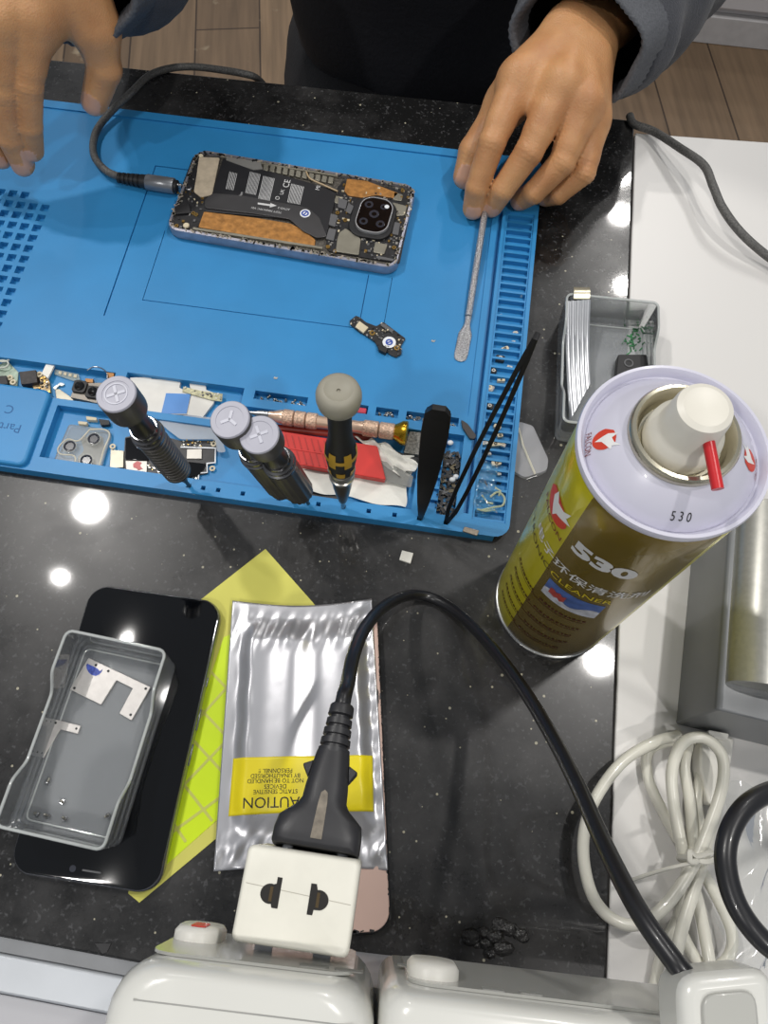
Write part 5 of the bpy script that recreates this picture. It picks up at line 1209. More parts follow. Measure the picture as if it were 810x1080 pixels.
# ------------------------------------------------------------------ white power strip lying on its side, sockets facing the mat
m_pw = mat('glossy_white_strip', (214, 214, 208), .22, noise=(10, .03), coat=.4)
m_pw2 = mat('strip_socket_face', (178, 178, 172), .25, noise=(10, .03), coat=.4)
ZS1, ZS0 = .165, .088
sa, sb = P(117, 1009, ZS1), P(399.5, 1043, ZS1)
dx = (sb-sa).normalized(); dy = Vector((-dx.y, dx.x, 0)); SA = math.atan2(dx.y, dx.x)
st = thing('power_strip', 'white power strip with rocker switches lying on its side', 'power strip', sa+dx*.08-dy*.02+Vector((0, 0, ZS0-ZS1)), SA)
def SP(x, y, z): return sa+dx*x+dy*y+Vector((0, 0, z-ZS1))
LM = (sb-sa).length
def module(x0, x1, first):
    mb = MB()
    def ringp(z, ins, yb=.0):
        return [SP(x0+x1-(x0+x1)+a, b, z) for a, b in rrect((x1-x0)-2*ins, .070-ins, .014 if first else .006, 6, (x0+x1)/2, -.035-yb)]
    rings = [ringp(ZS0, .004), ringp(ZS0+.004, .0), ringp(ZS1-.012, -.0002), ringp(ZS1-.005, .0010), ringp(ZS1-.0015, .0035), ringp(ZS1, .008)]
    mb.loft(rings); md = mb.build('module', m_pw, st, smooth=60)
    mb = MB(); pl = [SP(a, b, ZS0+.05) for a, b in rrect((x1-x0)+.0004, .0704, .014 if first else .006, 6, (x0+x1)/2, -.035)]
    # groove line between the two half shells (parallel to the socket face)
    mb.loft([[SP(x0+.009, -.0098, ZS1-.004), SP(x1-.006, -.0098, ZS1-.004), SP(x1-.006, -.0098, ZS1+.0001), SP(x0+.009, -.0098, ZS1+.0001)], [SP(x0+.009, -.0102, ZS1-.004), SP(x1-.006, -.0102, ZS1-.004), SP(x1-.006, -.0102, ZS1+.0001), SP(x0+.009, -.0102, ZS1+.0001)]])
    mb.build('shell_seam', mat('seam_grey', (150, 150, 146), .5), md)
    # socket face plate
    mb = MB(); f0 = [SP(x0+(x1-x0)/2+a, .0002, (ZS0+ZS1)/2-.002+b) for a, b in rrect((x1-x0)-.016, ZS1-ZS0-.020, .008, 5)]; f1 = [p+dy*.0009 for p in f0]; mb.loft([f0, f1][::-1]); fc_ = mb.build('socket_face', m_pw2, md)
    return md, fc_
m1, f1_ = module(0, LM, True)
m2, f2_ = module(LM+.0012, LM+.170, False)
def rocker(px_, py_, z, par, red):
    d = ray(px_, py_); n = dy; p0 = SP(0, .0011, ZS1); t = (p0-CAMPOS).dot(n)/d.dot(n); c = CAMPOS+d*t
    o_ = [c+dx*a+Vector((0, 0, b)) for a, b in rrect(.0165, .024, .0075, 6, 0, -.002)]; i_ = [c+dx*a*.86+Vector((0, 0, b*.86))+n*.0042 for a, b in rrect(.0165, .024, .0075, 6, 0, -.002)]
    b0 = [p-n*.001 for p in o_]; m0 = [p+n*.0026 for p in o_]
    mb = MB(); mb.loft([b0, m0, i_][::-1]); rk = mb.build('rocker_switch', m_white, par, smooth=60)
    if red:
        mb = MB(); k = [c+dx*a+Vector((0, 0, b))+n*.0044 for a, b in rrect(.0052, .0105, .001, 3, .0, .001)]; mb.loft([k, [p+n*.0002 for p in k]][::-1]); mb.build('red_mark', mat('signal_red', (222, 52, 56), .4), rk)
    return c
rocker(210, 990, .14, f1_, True); rocker(456, 1029, .14, f2_, False)
def slot(px_, py_, w_, h_, par, m_):
    d = ray(px_, py_); n = dy; p0 = SP(0, .0011, ZS1); t = (p0-CAMPOS).dot(n)/d.dot(n); c = CAMPOS+d*t
    mb = MB(); k = [c+dx*a+Vector((0, 0, b)) for a, b in rrect(w_, h_, .0008, 3)]; mb.loft([k, [p+n*.0003 for p in k]][::-1]); mb.build('socket_slot', m_, par)
m_slot = mat('socket_slot_grey', (112, 112, 108), .5)
for x, y in ((331, 1019), (368, 1024)): slot(x, y, .0090, .0045, f1_, m_slot)
for x, y in ((520, 1044), (560, 1048), (430, 1019)): slot(x, y, .0070, .0040, f2_, mat('slot_light_grey', (150, 150, 146), .5))
# base the strip lies on
mb = MB(); q = [SP(.014, -.012, 0), SP(LM+.155, -.012, 0), SP(LM+.155, -.060, 0), SP(.014, -.060, 0)]; mb.prism(q, -.006, ZS0); tag(mb.build('trim_2', mat('grey_counter_panel', (176, 176, 180))), kind='structure')

# ------------------------------------------------------------------ square adapter plugged into the strip
AZ1, AZ0 = .1450, .1090
q = PP([(261, 891), (387, 908), (361, 1012), (244, 991)], AZ1); c = sum(q, Vector())/4; av = (q[1]-q[0]+q[2]-q[3]).normalized(); bv = Vector((-av.y, av.x, 0))
aw = ((q[1]-q[0]).length+(q[2]-q[3]).length)/2; al_ = ((q[0]-q[3]).length+(q[1]-q[2]).length)/2
ad = thing('plug_adapter', 'square cream two-pin plug adapter plugged into the white power strip', 'adapter', (c.x, c.y, AZ0), math.atan2(av.y, av.x))
m_ad = mat('cream_adapter', (222, 220, 208), .38, noise=(120, .03))
mb = MB(); ringA = lambda s, z: [(x, y, z) for x, y in rrect(aw-s, al_-s, .0022, 4)]
mb.loft([ringA(.002, 0), ringA(0, .0010), ringA(0, AZ1-AZ0-.0012), ringA(.0012, AZ1-AZ0-.0003), ringA(.0024, AZ1-AZ0)]); ab = mb.build('housing', m_ad, ad, world=False, smooth=50)
mb = MB(); 
for z in (.0,): mb.box((0, al_*.065, AZ1-AZ0+.00003), (aw-.003, .00022, .0001), R(-3))
mb.build('housing_seam', mat('cream_seam', (176, 172, 160), .6), ab, world=False)
m_hole = mat('dark_socket_hole', (20, 17, 14), .7)
for px1, sg in ((288, -1), (333, 1)):
    cc_ = P(px1, 943 if sg < 0 else 949, AZ1); mb = MB(); mb.M = Matrix.Translation((cc_.x, cc_.y, AZ1+.00008)) @ Matrix.Rotation(math.atan2(av.y, av.x), 4, 'Z')
    pts = [(sg*.0014+.0030*math.cos(R(a))*1.0, .0032*math.sin(R(a))) for a in range(0, 360, 15)]
    if sg < 0: poly = [(.0022, -.0040), (.0022, .0052), (.0006, .0052), (.0006, .0032)]+[(-.0010+.0032*math.cos(R(a)), .0030*math.sin(R(a))) for a in range(75, 290, 15)]+[(.0002, -.0040)]
    else: poly = [(-.0022, .0046), (-.0022, -.0046), (-.0004, -.0046), (-.0002, -.0030)]+[(.0010+.0032*math.cos(R(a)), .0030*math.sin(R(a))) for a in range(-75, 106, 15)]+[(-.0004, .0046)]
    mb.prism(poly, -.0006, .00012); sl_ = mb.build('socket_slot', m_hole, ab)
    mb = MB(); mb.M = Matrix.Translation((cc_.x, cc_.y, AZ1+.0001)) @ Matrix.Rotation(math.atan2(av.y, av.x), 4, 'Z'); mb.prism([(sg*.0002, -.0022), (sg*.0012, -.0022), (sg*.0012, .0022), (sg*.0002, .0022)], 0, .0002); mb.build('contact', mat('dark_brass_contact', (84, 70, 48), .4, .6), sl_)
mb = MB(); mb.M = Matrix.Translation(c*1.0) @ Matrix.Rotation(math.atan2(av.y, av.x), 4, 'Z')
for sx in (-.010, .010): mb.box((sx, -al_/2-.006, (AZ0+AZ1)/2-c.z), (.006, .014, .002))
mb.build('plug_pins', m_steel, ad)

# ------------------------------------------------------------------ black mains plug and its cable
pz0 = .1285
p0, p1 = P(332.5, 897, pz0), P(360, 750, .1215)
ax_ = (p1-p0).normalized(); sd = ax_.cross(Vector((0, 0, 1))).normalized(); upv = sd.cross(ax_)
LP = (p1-p0).length
pg = thing('mains_plug', 'black two-pin mains plug and cable in the cream adapter, arching over the stone', 'plug', p0)
m_pl = mat('black_moulded_rubber', (40, 40, 43), .42, noise=(200, .08))
def pl_ring(t, hw, ht, pw=2.6, n=28):
    c_ = p0+ax_*t*LP; out = []
    for k in range(n):
        a = 2*PI*k/n; co, si = math.cos(a), math.sin(a)
        out.append(c_+sd*hw*math.copysign(abs(co)**(2/pw), co)+upv*ht*math.copysign(abs(si)**(2/pw), si))
    return out
mm = 1/1000
secs = [(0.0, 15.3, 8.6, 5), (.015, 15.7, 9.0, 5), (.10, 15.7, 9.0, 5), (.19, 15.0, 8.8, 4), (.24, 12.2, 8.6, 3.2), (.28, 9.8, 8.3, 3), (.33, 8.2, 8.0, 3), (.42, 7.9, 7.6, 3), (.50, 7.3, 7.2, 3), (.62, 6.7, 6.4, 2.6), (.68, 6.2, 6.0, 2.4)]
mb = MB(); mb.loft([pl_ring(t, a*mm, b*mm, pw) for t, a, b, pw in secs]); pb_ = mb.build('plug_body', m_pl, pg, smooth=50)
# side barbs
for s_ in (-1, 1):
    mb = MB(); tri = [(.47, 7.4), (.56, 10.4), (.60, 6.4)]
    A = [p0+ax_*t*LP+sd*s_*w_*mm+upv*.0028 for t, w_ in tri]; B = [p0+ax_*t*LP+sd*s_*w_*mm-upv*.0028 for t, w_ in tri]
    mb.loft([A, B] if s_ < 0 else [B, A]); mb.build('finger_grip', m_pl, pb_, bev=.0006)
# worn strip inlay on top
mb = MB(); A = [p0+ax_*t*LP+sd*w_*mm+upv*(.0003+np.interp(t, [s_[0] for s_ in secs], [s_[2]*mm for s_ in secs])) for t, w_ in ((.055, -2.0), (.30, -1.6), (.365, -1.2), (.385, 0), (.365, 1.2), (.30, 1.6), (.055, 2.0))]
mb.loft([[p-upv*.0012 for p in A], A][::-1]); mb.build('worn_inlay', mat('worn_tan_inlay', (120, 112, 100), .6, noise=(300, .3)), pb_)
# grooved strain relief
mb = MB(); rg = []
for k in range(4):
    t0 = .66+k*.075; w0 = 6.1-k*.36
    rg += [pl_ring(t0, w0*mm, w0*mm, 2.2), pl_ring(t0+.045, (w0-.1)*mm, (w0-.1)*mm, 2.2), pl_ring(t0+.05, (w0-1.4)*mm, (w0-1.4)*mm, 2.2), pl_ring(t0+.070, (w0-1.4)*mm, (w0-1.4)*mm, 2.2)]
rg += [pl_ring(.965, 4.9*mm, 4.9*mm, 2.2), pl_ring(1.03, 4.7*mm, 4.7*mm, 2.2), pl_ring(1.045, 4.2*mm, 4.2*mm, 2.2)]
mb.loft(rg); mb.build('strain_relief', m_pl, pg, smooth=35)
mb = MB(); 
for s_ in (-.0095, .0095): mb.tube([p0-ax_*.012+sd*s_, p0+ax_*.001+sd*s_], .0023, 14)
mb.build('pins', m_steel, pg)
m_cab = mat('black_cable_sheath', (26, 26, 29), .34, noise=(30, .06), coat=.15)
pts = [p1-ax_*.004, p1+ax_*.006, P(367, 718, .108), P(373, 690, .092), P(384, 664, .068), P(402, 642, .040), P(425, 629.5, .016), P(443, 628, .0050), P(463, 634, .0040), P(487, 650, .012), P(518, 682, .034), P(552, 727, .066), P(583, 778, .096), P(610, 830, .122), P(637, 890, .146), P(672, 958, .166), P(708, 1010, .174), P(728, 1034, .1755), P(748, 1052, .1758)]
mb = MB(); mb.tube(arc_pts(pts, 10), .0031, 18); mb.build('cable', m_cab, pg)

# ------------------------------------------------------------------ white plug at the right end, with its black cable loop
ZW1 = .186
q = PP([(716, 1030), (816, 1020), (830, 1130), (722, 1140)], ZW1)
wp = thing('white_plug', 'white plug block lying on the right part of the power strip', 'plug', sum(q, Vector())/4-Vector((0, 0, .03)))
mb = MB(); mb.prism(roundpoly([tuple(p)[:2] for p in q], .006, 5), ZS1+.0004, ZW1); mb.build('body', m_pw, wp, bev=.004, seg=3)
mb = MB(); mb.prism(roundpoly([tuple(p)[:2] for p in PP([(738, 1048), (795, 1043), (800, 1100), (742, 1105)], ZW1)], .004, 4), ZW1, ZW1+.0012); mb.build('grip_plate', m_pw2, wp, bev=.0006)
#, -.016, 0), SP(LM*2+.06, -.016, 0), SP(LM*2+.06, -.058, 0), SP(LM*2+.016, -.058, 0)]; mb.prism(q2, 0, ZS0); tag(mb.build('trim_3', mat('grey_counter_panel', (176, 176, 180))), kind='structure')
lp = thing('black_cable', 'thick black cable looping at right over the white coil and clear wrap', 'cable', P(770, 900, .18))
mb = MB(); mb.tube(arc_pts([Vector((.40, .16, .0050)), Vector((.36, .10, .0075)), Vector((.31, .06, .06)), P(950, 850, .150), P(880, 832, .172), P(826, 832, .178), P(792, 846, .182), P(772, 872, .184), P(765, 905, .185), P(773, 945, .185), P(792, 978, .185), P(820, 1004, .184), P(870, 1030, .178), P(960, 1040, .150), Vector((.30, -.06, .06)), Vector((.36, -.08, .0080)), Vector((.44, -.07, .0050))], 10), .0031, 18); mb.build('cord', m_cab, lp)

# ------------------------------------------------------------------ screws and bits in the mat slots
rnd = random.Random(44)
def in_slot(x0, x1, y0, y1, n, z, label, group, s=(.7, 1.0)):
    for k in range(n):
        x = x0+(x1-x0)*(k+.5+rnd.uniform(-.3, .3))/n; y = rnd.uniform(y0, y1); p = ml(x, y, z+1.0)
        lie = rnd.random() < .6
        o = screw(label, p if lie else p+Vector((0, 0, .0016)), (R(88) if lie else R(170), 0, rnd.uniform(0, 6)), group, rnd.uniform(*s))
in_slot(-162, -134, 69.4, 73.6, 18, 3.0, 'tiny screw heaped in the long slot behind the two fluted screwdrivers', 'screws in the long slot')
in_slot(-119, -104, 69.8, 73, 3, 3.0, 'tiny screw in the slot behind the precision screwdriver', 'screws behind the precision driver')
in_slot(-87, -76, 69.4, 73.4, 9, 3.0, 'tiny screw in the square slot behind the brass knife end', 'screws behind the knife end')
in_slot(-68, -57, 69.4, 73.4, 10, 3.0, 'tiny screw in the square slot just left of the broad tweezers', 'screws left of the broad tweezers')
in_slot(-48.5, -38.5, 69.4, 73.4, 8, 3.0, 'tiny screw in the small slot right of the broad tweezers', 'screws right of the broad tweezers')
mb = MB(); q = [ml(-100, 69.5), ml(-94.5, 69.5), ml(-94.5, 73.5), ml(-102, 73.5)]; mb.prism([tuple(p)[:2] for p in q], .0031, .0066); tag(mb.build('pink_plug', mat('pink_red_plastic', (206, 64, 84), .4), bev=.0006), 'small pink-red plastic plug in the slot behind the precision screwdriver', 'plastic plug')
m_bits = [m_steel, m_cream, m_blk, m_solder]
kinds = ['silver', 'cream', 'black', 'bright']
def bit(px_, py_, z, w_, d_, h_, mi, label, rz=0.0):
    c_ = P(px_, py_, z); o = thing('tiny_part', label, 'small part', c_, rz)
    mb = MB(); mb.prism(rrect(w_, d_, min(w_, d_)*.25, 3), 0, h_); b_ = mb.build('body', m_bits[mi], o, world=False, bev=.0002)
    mb = MB(); mb.M = Matrix.Translation((0, 0, h_)); mb.ring((0, 0), min(w_, d_)*.16, min(w_, d_)*.34, 0, .0003, 14); mb.build('ring', m_bits[(mi+1) % 4], o, world=False)
zl = .0034
SLOT = 'in the slotted right border of the mat'
for (x, y, w_, d_, mi, lab_) in ((551, 295, .0016, .0016, 3, 'topmost bright speck '+SLOT), (548, 304, .002, .0016, 0, 'tiny silver ring part, second from the top '+SLOT), (549, 313, .0026, .0014, 3, 'bright flake, third from the top '+SLOT), (545, 320, .0022, .0014, 0, 'silver flake, fourth from the top '+SLOT),
        (528, 334, .0015, .0015, 3, 'bright speck nearest the spudger tip '+SLOT), (543, 353, .0036, .0022, 0, 'silver clip above the tip of slim tweezers '+SLOT), (541, 362, .0024, .0014, 3, 'bright flake under the silver clip '+SLOT), (532, 370, .0052, .0026, 1, 'cream bar '+SLOT), (527, 380, .0060, .0042, 2, 'black two-pronged part '+SLOT),
        (537, 389, .0036, .0018, 3, 'slanted bright flake left of the slim tweezers '+SLOT), (520, 393, .0036, .0036, 2, 'dark square lump left of the slim tweezers '+SLOT), (528, 403, .0050, .0016, 1, 'cream sliver touching the slim tweezers '+SLOT), (516, 411, .0058, .0050, 0, 'silver ringed part left of slim tweezers '+SLOT), (516, 430, .0050, .0036, 2, 'black cup beside the lower half of tweezers '+SLOT),
        (524, 452, .0046, .0026, 1, 'cream ring right of the slim tweezers '+SLOT), (527, 461, .0034, .0024, 1, 'cream nub right of the slim tweezers '+SLOT), (522, 470, .0070, .0030, 1, 'long cream and copper bar '+SLOT), (530, 471, .0036, .0032, 0, 'silver cube at the end of the long copper bar in the slotted border'), (511, 469, .0040, .0026, 3, 'bright flake under the slim tweezers '+SLOT), (523, 490, .0060, .0034, 1, 'cream folded clip above the blue film '+SLOT), (516, 480, .0022, .0022, 3, 'bright speck above the blue film '+SLOT),
        (526, 501, .0026, .0022, 3, 'bright bead right of the blue film '+SLOT), (526, 509, .0030, .0024, 2, 'black nub right of the blue film '+SLOT)):
    bit(x, y, zl, w_, d_, .0014+min(w_, .004)*.35, mi, lab_, rnd.uniform(-.5, .5))
# narrow bin: dark heap with a few pearls
bn = thing('part_heap', 'heap of dark tiny springs and flex scraps in the narrow bin by tweezers', 'heap', ml(-38, 35, 2.1))
mb = MB(); ANG = 0
for k in range(190):
    p = ml(rnd.uniform(-42.8, -33.2), rnd.uniform(10, 52), 2.2+rnd.random()*2.6); mb.mi = rnd.choice((0, 0, 0, 0, 1, 2)); mb.box(p, (rnd.uniform(.001, .005), rnd.uniform(.0006, .002), rnd.uniform(.0005, .0016)), rnd.uniform(0, 3))
o = mb.build('scraps', [m_blk, mat('olive_brown_scrap', (96, 86, 62), .5), m_grey], bn, fsmooth=False); o['kind'] = 'stuff'
for i, (x, y) in enumerate(((475, 467), (481, 503), (477, 506))):
    c_ = P(x, y, .005); mb = MB(); mb.sphere((0, 0, 0), .0017, 14, 10, (1.15, 1, .8)); o = mb.build('pearl_bead', m_sticker, world=False); o.location = c_
    tag(o, ('white bead alone at the far end of the narrow bin', 'right one of two white beads on the dark heap', 'left one of two white beads on the dark heap')[i], 'bead')
mb = MB(); mb.prism(roundpoly(L7([(268, 110), (300, 130), (345, 190), (335, 208), (312, 205), (275, 150)], .0092), .0008), .0081, .0100); tag(mb.build('dark_clip', mat('dark_grey_metal', (66, 64, 64), .4, .4), bev=.0004), 'dark grey clip on the mat rim between both tweezers', 'clip')
mb = MB(); mb.prism(roundpoly(L7([(285, 645), (360, 665), (348, 692), (275, 668)], .009), .0005), .0081, .0092); tag(mb.build('metal_tab', mat('taupe_metal_tab', (134, 124, 112), .35, .6), bev=.0002), 'small taupe metal tab on the near right corner of mat', 'tab')
# clear blue film and loose clear rings at the near end of the border
bf = thing('film_piece', 'crumpled translucent blue film over the near end of the slotted border', 'film', P(510, 500, .008))
q = [P(503, 481, .010), P(524, 490, .010), P(523, 540, .010), P(500, 540, .010)]
mb = MB(); mb.sheet(lambda u, v: q[0].lerp(q[1], u).lerp(q[3].lerp(q[2], u), v)+Vector((.001*math.sin(v*14), 0, -.001+.0013*math.sin(u*8+v*5)*math.sin(v*11))), 12, 18); mb.build('film', clear('blue_clear_film', (70, 150, 196), .28, .15), bf)
rg_ = thing('clear_ring', 'clear yellowish plastic ring on the blue film near the mat corner', 'ring', P(525, 528, .009))
cpts = [P(517, 524, .0094), P(525, 519, .0094), P(532, 525, .0094), P(530, 533, .0094), P(521, 535, .0094), P(508, 538, .009)]
mb = MB(); mb.tube(arc_pts(cpts, 6), .0007, 8); mb.build('loop', clear('yellowish_clear', (206, 214, 176), .5, .12), rg_)
for i, (pts, lab_) in enumerate((([(508, 522), (514, 530), (520, 531)], 'bent clear sliver left of the clear plastic ring'), ([(503, 537), (512, 539), (522, 538)], 'straight clear sliver below the clear plastic ring'), ([(522, 514), (528, 518), (526, 523)], 'short bright clear sliver above the plastic ring'))):
    mb = MB(); mb.tube(PP(pts, .0094), .0006, 6); tag(mb.build('clear_sliver', clear('yellowish_clear', (206, 214, 176))), lab_, 'sliver')
# specks lying on the work area
for i, (x, y, lab_) in enumerate(((291, 399, 'bright flake on the blue mat behind the long screw slot'), (457, 360, 'pale crumb on the blue mat between circuit board and spudger'))):
    c_ = P(x, y, .0067); mb = MB(); mb.prism([(-.0014, -.0005), (.0006, -.0009), (.0014, .0006), (.0, .0003), (-.0010, .0009)], 0, .0006); o = mb.build('tiny_flake', m_solder, world=False); o.location = c_; tag(o, lab_, 'flake')
# ------------------------------------------------------------------ the seated repairer
def seg_d(Pn, a, b, ra, rb):
    a = np.array(a); b = np.array(b); ab = b-a; L2_ = max(1e-12, ab@ab)
    t = np.clip(((Pn-a)@ab)/L2_, 0, 1)
    return np.linalg.norm(Pn-(a+t[:, None]*ab), axis=1)-(ra+(rb-ra)*t)
def smin(a, b, k):
    h = np.maximum(k-np.abs(a-b), 0)/k
    return np.minimum(a, b)-h*h*k*.25
def surface_nets(fn, lo, hi, h):
    n = [int(math.ceil((hi[i]-lo[i])/h))+1 for i in range(3)]
    ax = [lo[i]+h*np.arange(n[i]) for i in range(3)]
    X, Y, Z = np.meshgrid(*ax, indexing='ij')
    F = fn(np.stack([X.ravel(), Y.ravel(), Z.ravel()], 1)).reshape(n)
    ins = F < 0
    c = [(i, j, k) for i in (0, 1) for j in (0, 1) for k in (0, 1)]
    sl = lambda o: tuple(slice(o[d], n[d]-1+o[d]) for d in range(3))
    cnt = sum(ins[sl(o)].astype(int) for o in c); act = (cnt > 0) & (cnt < 8)
    S = np.zeros(act.shape+(3,)); M_ = np.zeros(act.shape)
    for a_ in c:
        for d in range(3):
            if a_[d]: continue
            b_ = list(a_); b_[d] = 1; fa, fb = F[sl(a_)], F[sl(b_)]
            cr = ((fa < 0) != (fb < 0)) & act
            t = np.where(cr, fa/np.where(cr, fa-fb, 1), 0)
            for e in range(3):
                S[..., e] += np.where(cr, a_[e]+(t if e == d else 0), 0)
            M_ += cr
    idx = -np.ones(act.shape, int); idx[act] = np.arange(act.sum())
    ijk = np.argwhere(act); V = (ijk+S[act]/np.maximum(M_[act], 1)[:, None])*h+np.array(lo)
    quads = []
    for d in range(3):
        u, v = [(1, 2), (2, 0), (0, 1)][d]
        s0 = [slice(1, n[i]-1) for i in range(3)]; s0[d] = slice(0, n[d]-1); s1 = list(s0); s1[d] = slice(1, n[d])
        A, B = ins[tuple(s0)], ins[tuple(s1)]
        for flip, msk in ((False, A & ~B), (True, ~A & B)):
            q = np.argwhere(msk)
            if not len(q): continue
            off = np.array([1, 1, 1]); off[d] = 0; q = q+off
            def at_(du, dv_):
                w_ = q.copy(); w_[:, u] += du; w_[:, v] += dv_; return idx[w_[:, 0], w_[:, 1], w_[:, 2]]
            Q_ = np.stack([at_(-1, -1), at_(0, -1), at_(0, 0), at_(-1, 0)], 1)
            quads.append(Q_[:, ::-1] if flip else Q_)
    Qs = np.concatenate(quads); return V, Qs[(Qs >= 0).all(1)]
def npv(v): return np.array((v[0], v[1], v[2]))
def jp(lst): return [npv(P(*q)) for q in lst]

def hand(fingers, thumb, wrist, fore, mirror, wid=1.0):
    """fingers: four lists tip, DIP, PIP, MCP (points); thumb: tip, IP, MCP, CMC; fore: point up the forearm"""
    W = wid/1000
    RAD = [(7.2, 7.9, 9.0, 9.8, 11.2), (7.5, 8.2, 9.3, 10.2, 11.5), (7.0, 7.7, 8.8, 9.6, 11.0), (6.2, 6.8, 7.7, 8.6, 10.2)]
    lo = np.min([p for f in fingers+[thumb, [wrist, fore]] for p in f], axis=0)-.034; hi = np.max([p for f in fingers+[thumb, [wrist, fore]] for p in f], axis=0)+.034
    mc = [f[3] for f in fingers]
    across = mc[3]-mc[0]; along = (mc[1]+mc[2])/2-wrist
    nrm = np.cross(across, along); nrm /= np.linalg.norm(nrm)
    if nrm[2] < 0: nrm = -nrm
    ac = across/np.linalg.norm(across)
    creases = []
    for f in fingers:
        for jn, amp in ((2, .00065), (1, .00042)):
            a = f[jn]; dr = f[jn-1]-f[jn+1]; dr /= np.linalg.norm(dr); creases.append((a, dr, amp, .0070 if jn == 2 else .0055))
    a = thumb[1]; dr = thumb[0]-thumb[2]; dr /= np.linalg.norm(dr); creases.append((a, dr, .00040, .0080))
    def fn(Pn):
        w1, w2 = wrist-ac*.009, wrist+ac*.009; f1, f2 = fore-ac*.011, fore+ac*.011
        pal = smin(seg_d(Pn, w1, f1, 14.5*W, 21*W), seg_d(Pn, w2, f2, 14*W, 20*W), .014)
        for i, m in enumerate(mc):
            wq = wrist+ac*(-.012+.0080*i)
            pal = smin(pal, seg_d(Pn, wq, m-nrm*.001, 11.5*W, (11.6-.4*i)*W), .010)
            pal = smin(pal, seg_d(Pn, wq-nrm*.010+along*.18, m-nrm*.009, 11.5*W, 11*W), .010)
            pal = smin(pal, seg_d(Pn, wq+along*.3+nrm*.0085, m+nrm*.0040, 3.2*W, 5.8*W), .009)      # tendon
        for i in range(3):                                                                          # webs between the knuckles
            m = (mc[i]+mc[i+1])/2; fw_ = (fingers[i][2]-mc[i]); fw_ = fw_/np.linalg.norm(fw_)
            pal = smin(pal, seg_d(Pn, m-along*.15-nrm*.004, m+fw_*.012-nrm*.006, 9*W, 6.5*W), .009)
        th = smin(seg_d(Pn, thumb[3], thumb[2], 13.5*W, 12.2*W), seg_d(Pn, thumb[2], thumb[1], 12.2*W, 10.6*W), .003)
        tipd = thumb[0]-thumb[1]
        th = smin(th, seg_d(Pn, thumb[1], thumb[0], 10.6*W, 8.6*W), .0015)
        pal2 = smin(pal, seg_d(Pn, thumb[3]*.6+thumb[2]*.4, mc[0]*.72+wrist*.28-nrm*.008, 11*W, 9.5*W), .012)   # thumb web
        pal2 = smin(pal2, seg_d(Pn, wrist-nrm*.006, thumb[2], 13.5*W, 12*W), .012)
        tot = smin(pal2, th, .010)
        for f, r_ in zip(fingers, RAD):
            d = smin(seg_d(Pn, f[3], f[2], r_[4]*W*.93, r_[2]*W), seg_d(Pn, f[2], f[1], r_[2]*W, r_[1]*W*.98), .0012)
            d = smin(d, seg_d(Pn, f[3]*.55+f[2]*.45, f[2]*.7+f[3]*.3, r_[3]*W*.97, r_[3]*W*.90), .004)
            d = smin(d, seg_d(Pn, f[1], f[0], r_[1]*W*.98, r_[0]*W), .0012)
            tot = np.minimum(tot, smin(d, pal, .007))
        for a, dr, amp, rr in creases:
            q = Pn-a; s_ = q@dr; g = np.exp(-(q*q).sum(1)/(rr*1.25)**2)
            tot = tot+amp*g*np.cos(s_*2*PI/.0030)
        return tot
    V, F_ = surface_nets(fn, lo, hi, .00125)
    # cut at the forearm end is hidden inside the sleeve
    nails = []
    for f, r_ in zip(fingers+[thumb[:2]], RAD+[(9.2, 10)]):
        axd = f[0]-f[1]; axd /= np.linalg.norm(axd); ref = np.array((0, -.75, .66)); dn_ = ref-axd*(ref@axd); dn_ /= np.linalg.norm(dn_)
        nails.append((f[0]+axd*.0012+dn_*r_[0]*W*.92, axd, np.cross(axd, dn_), dn_, r_[0]*W))
    fm = np.zeros(len(F_), int); cen = V[F_].mean(1)
    for c_, a_, s_, d_, r_ in nails:
        q = cen-c_; m_ = (((q@a_)/(r_*.98))**4+((q@s_)/(r_*.74))**4 < 1) & (np.abs(q@d_) < r_*.6)
        fm[m_] = 1
        qv = V-c_; mv = (((qv@a_)/(r_*.98))**4+((qv@s_)/(r_*.74))**4 < 1) & (np.abs(qv@d_) < r_*.6)
        V[mv] += d_*.00035
    return V, F_, fm
def fing(lst): return jp(lst)
# the person's left hand (right-hand side of the picture), holding the spudger down
FR = [fing([(499, 220, .0152), (503, 198, .031), (519, 150, .054), (548, 80, .074)]), fing([(519, 217, .0158), (530, 200, .032), (558, 160, .053), (594, 86, .079)]),
      fing([(549, 211, .0158), (563, 203, .0300), (593, 171, .048), (617, 108, .071)]), fing([(576, 208, .0145), (589, 205, .0245), (616, 182, .040), (625, 127, .057)])]
TR = fing([(491, 186, .021), (500, 160, .033), (533, 112, .050), (590, 62, .066)])
WR = npv(P(612, 40, .079)); ER = npv(Pdist(708, -72, Vector(WR), .25, False))
VR, FRq, mR = hand(FR, TR, WR, WR+(ER-WR)*.36, False)
# the right hand (left-hand side of the picture), hovering over the mat
FL = [fing([(34, 158, .052), (31, 133, .070), (29, 89, .094), (37, 18, .124)]), fing([(24, 173, .044), (11, 146, .064), (4, 95, .093), (-2, 18, .129)]),
      fing([(1, 166, .044), (-14, 140, .062), (-24, 95, .090), (-34, 28, .124)]), fing([(-34, 150, .045), (-46, 130, .060), (-57, 95, .082), (-64, 45, .112)])]
TL = fing([(100, 107, .064), (110, 72, .084), (101, 30, .106), (80, -20, .128)])
WL = npv(P(58, -62, .146)); EL = npv(Pdist(165, -170, Vector(WL), .25, False))
VL, FLq, mL = hand(FL, TL, WL, WL+(EL-WL)*.36, True)
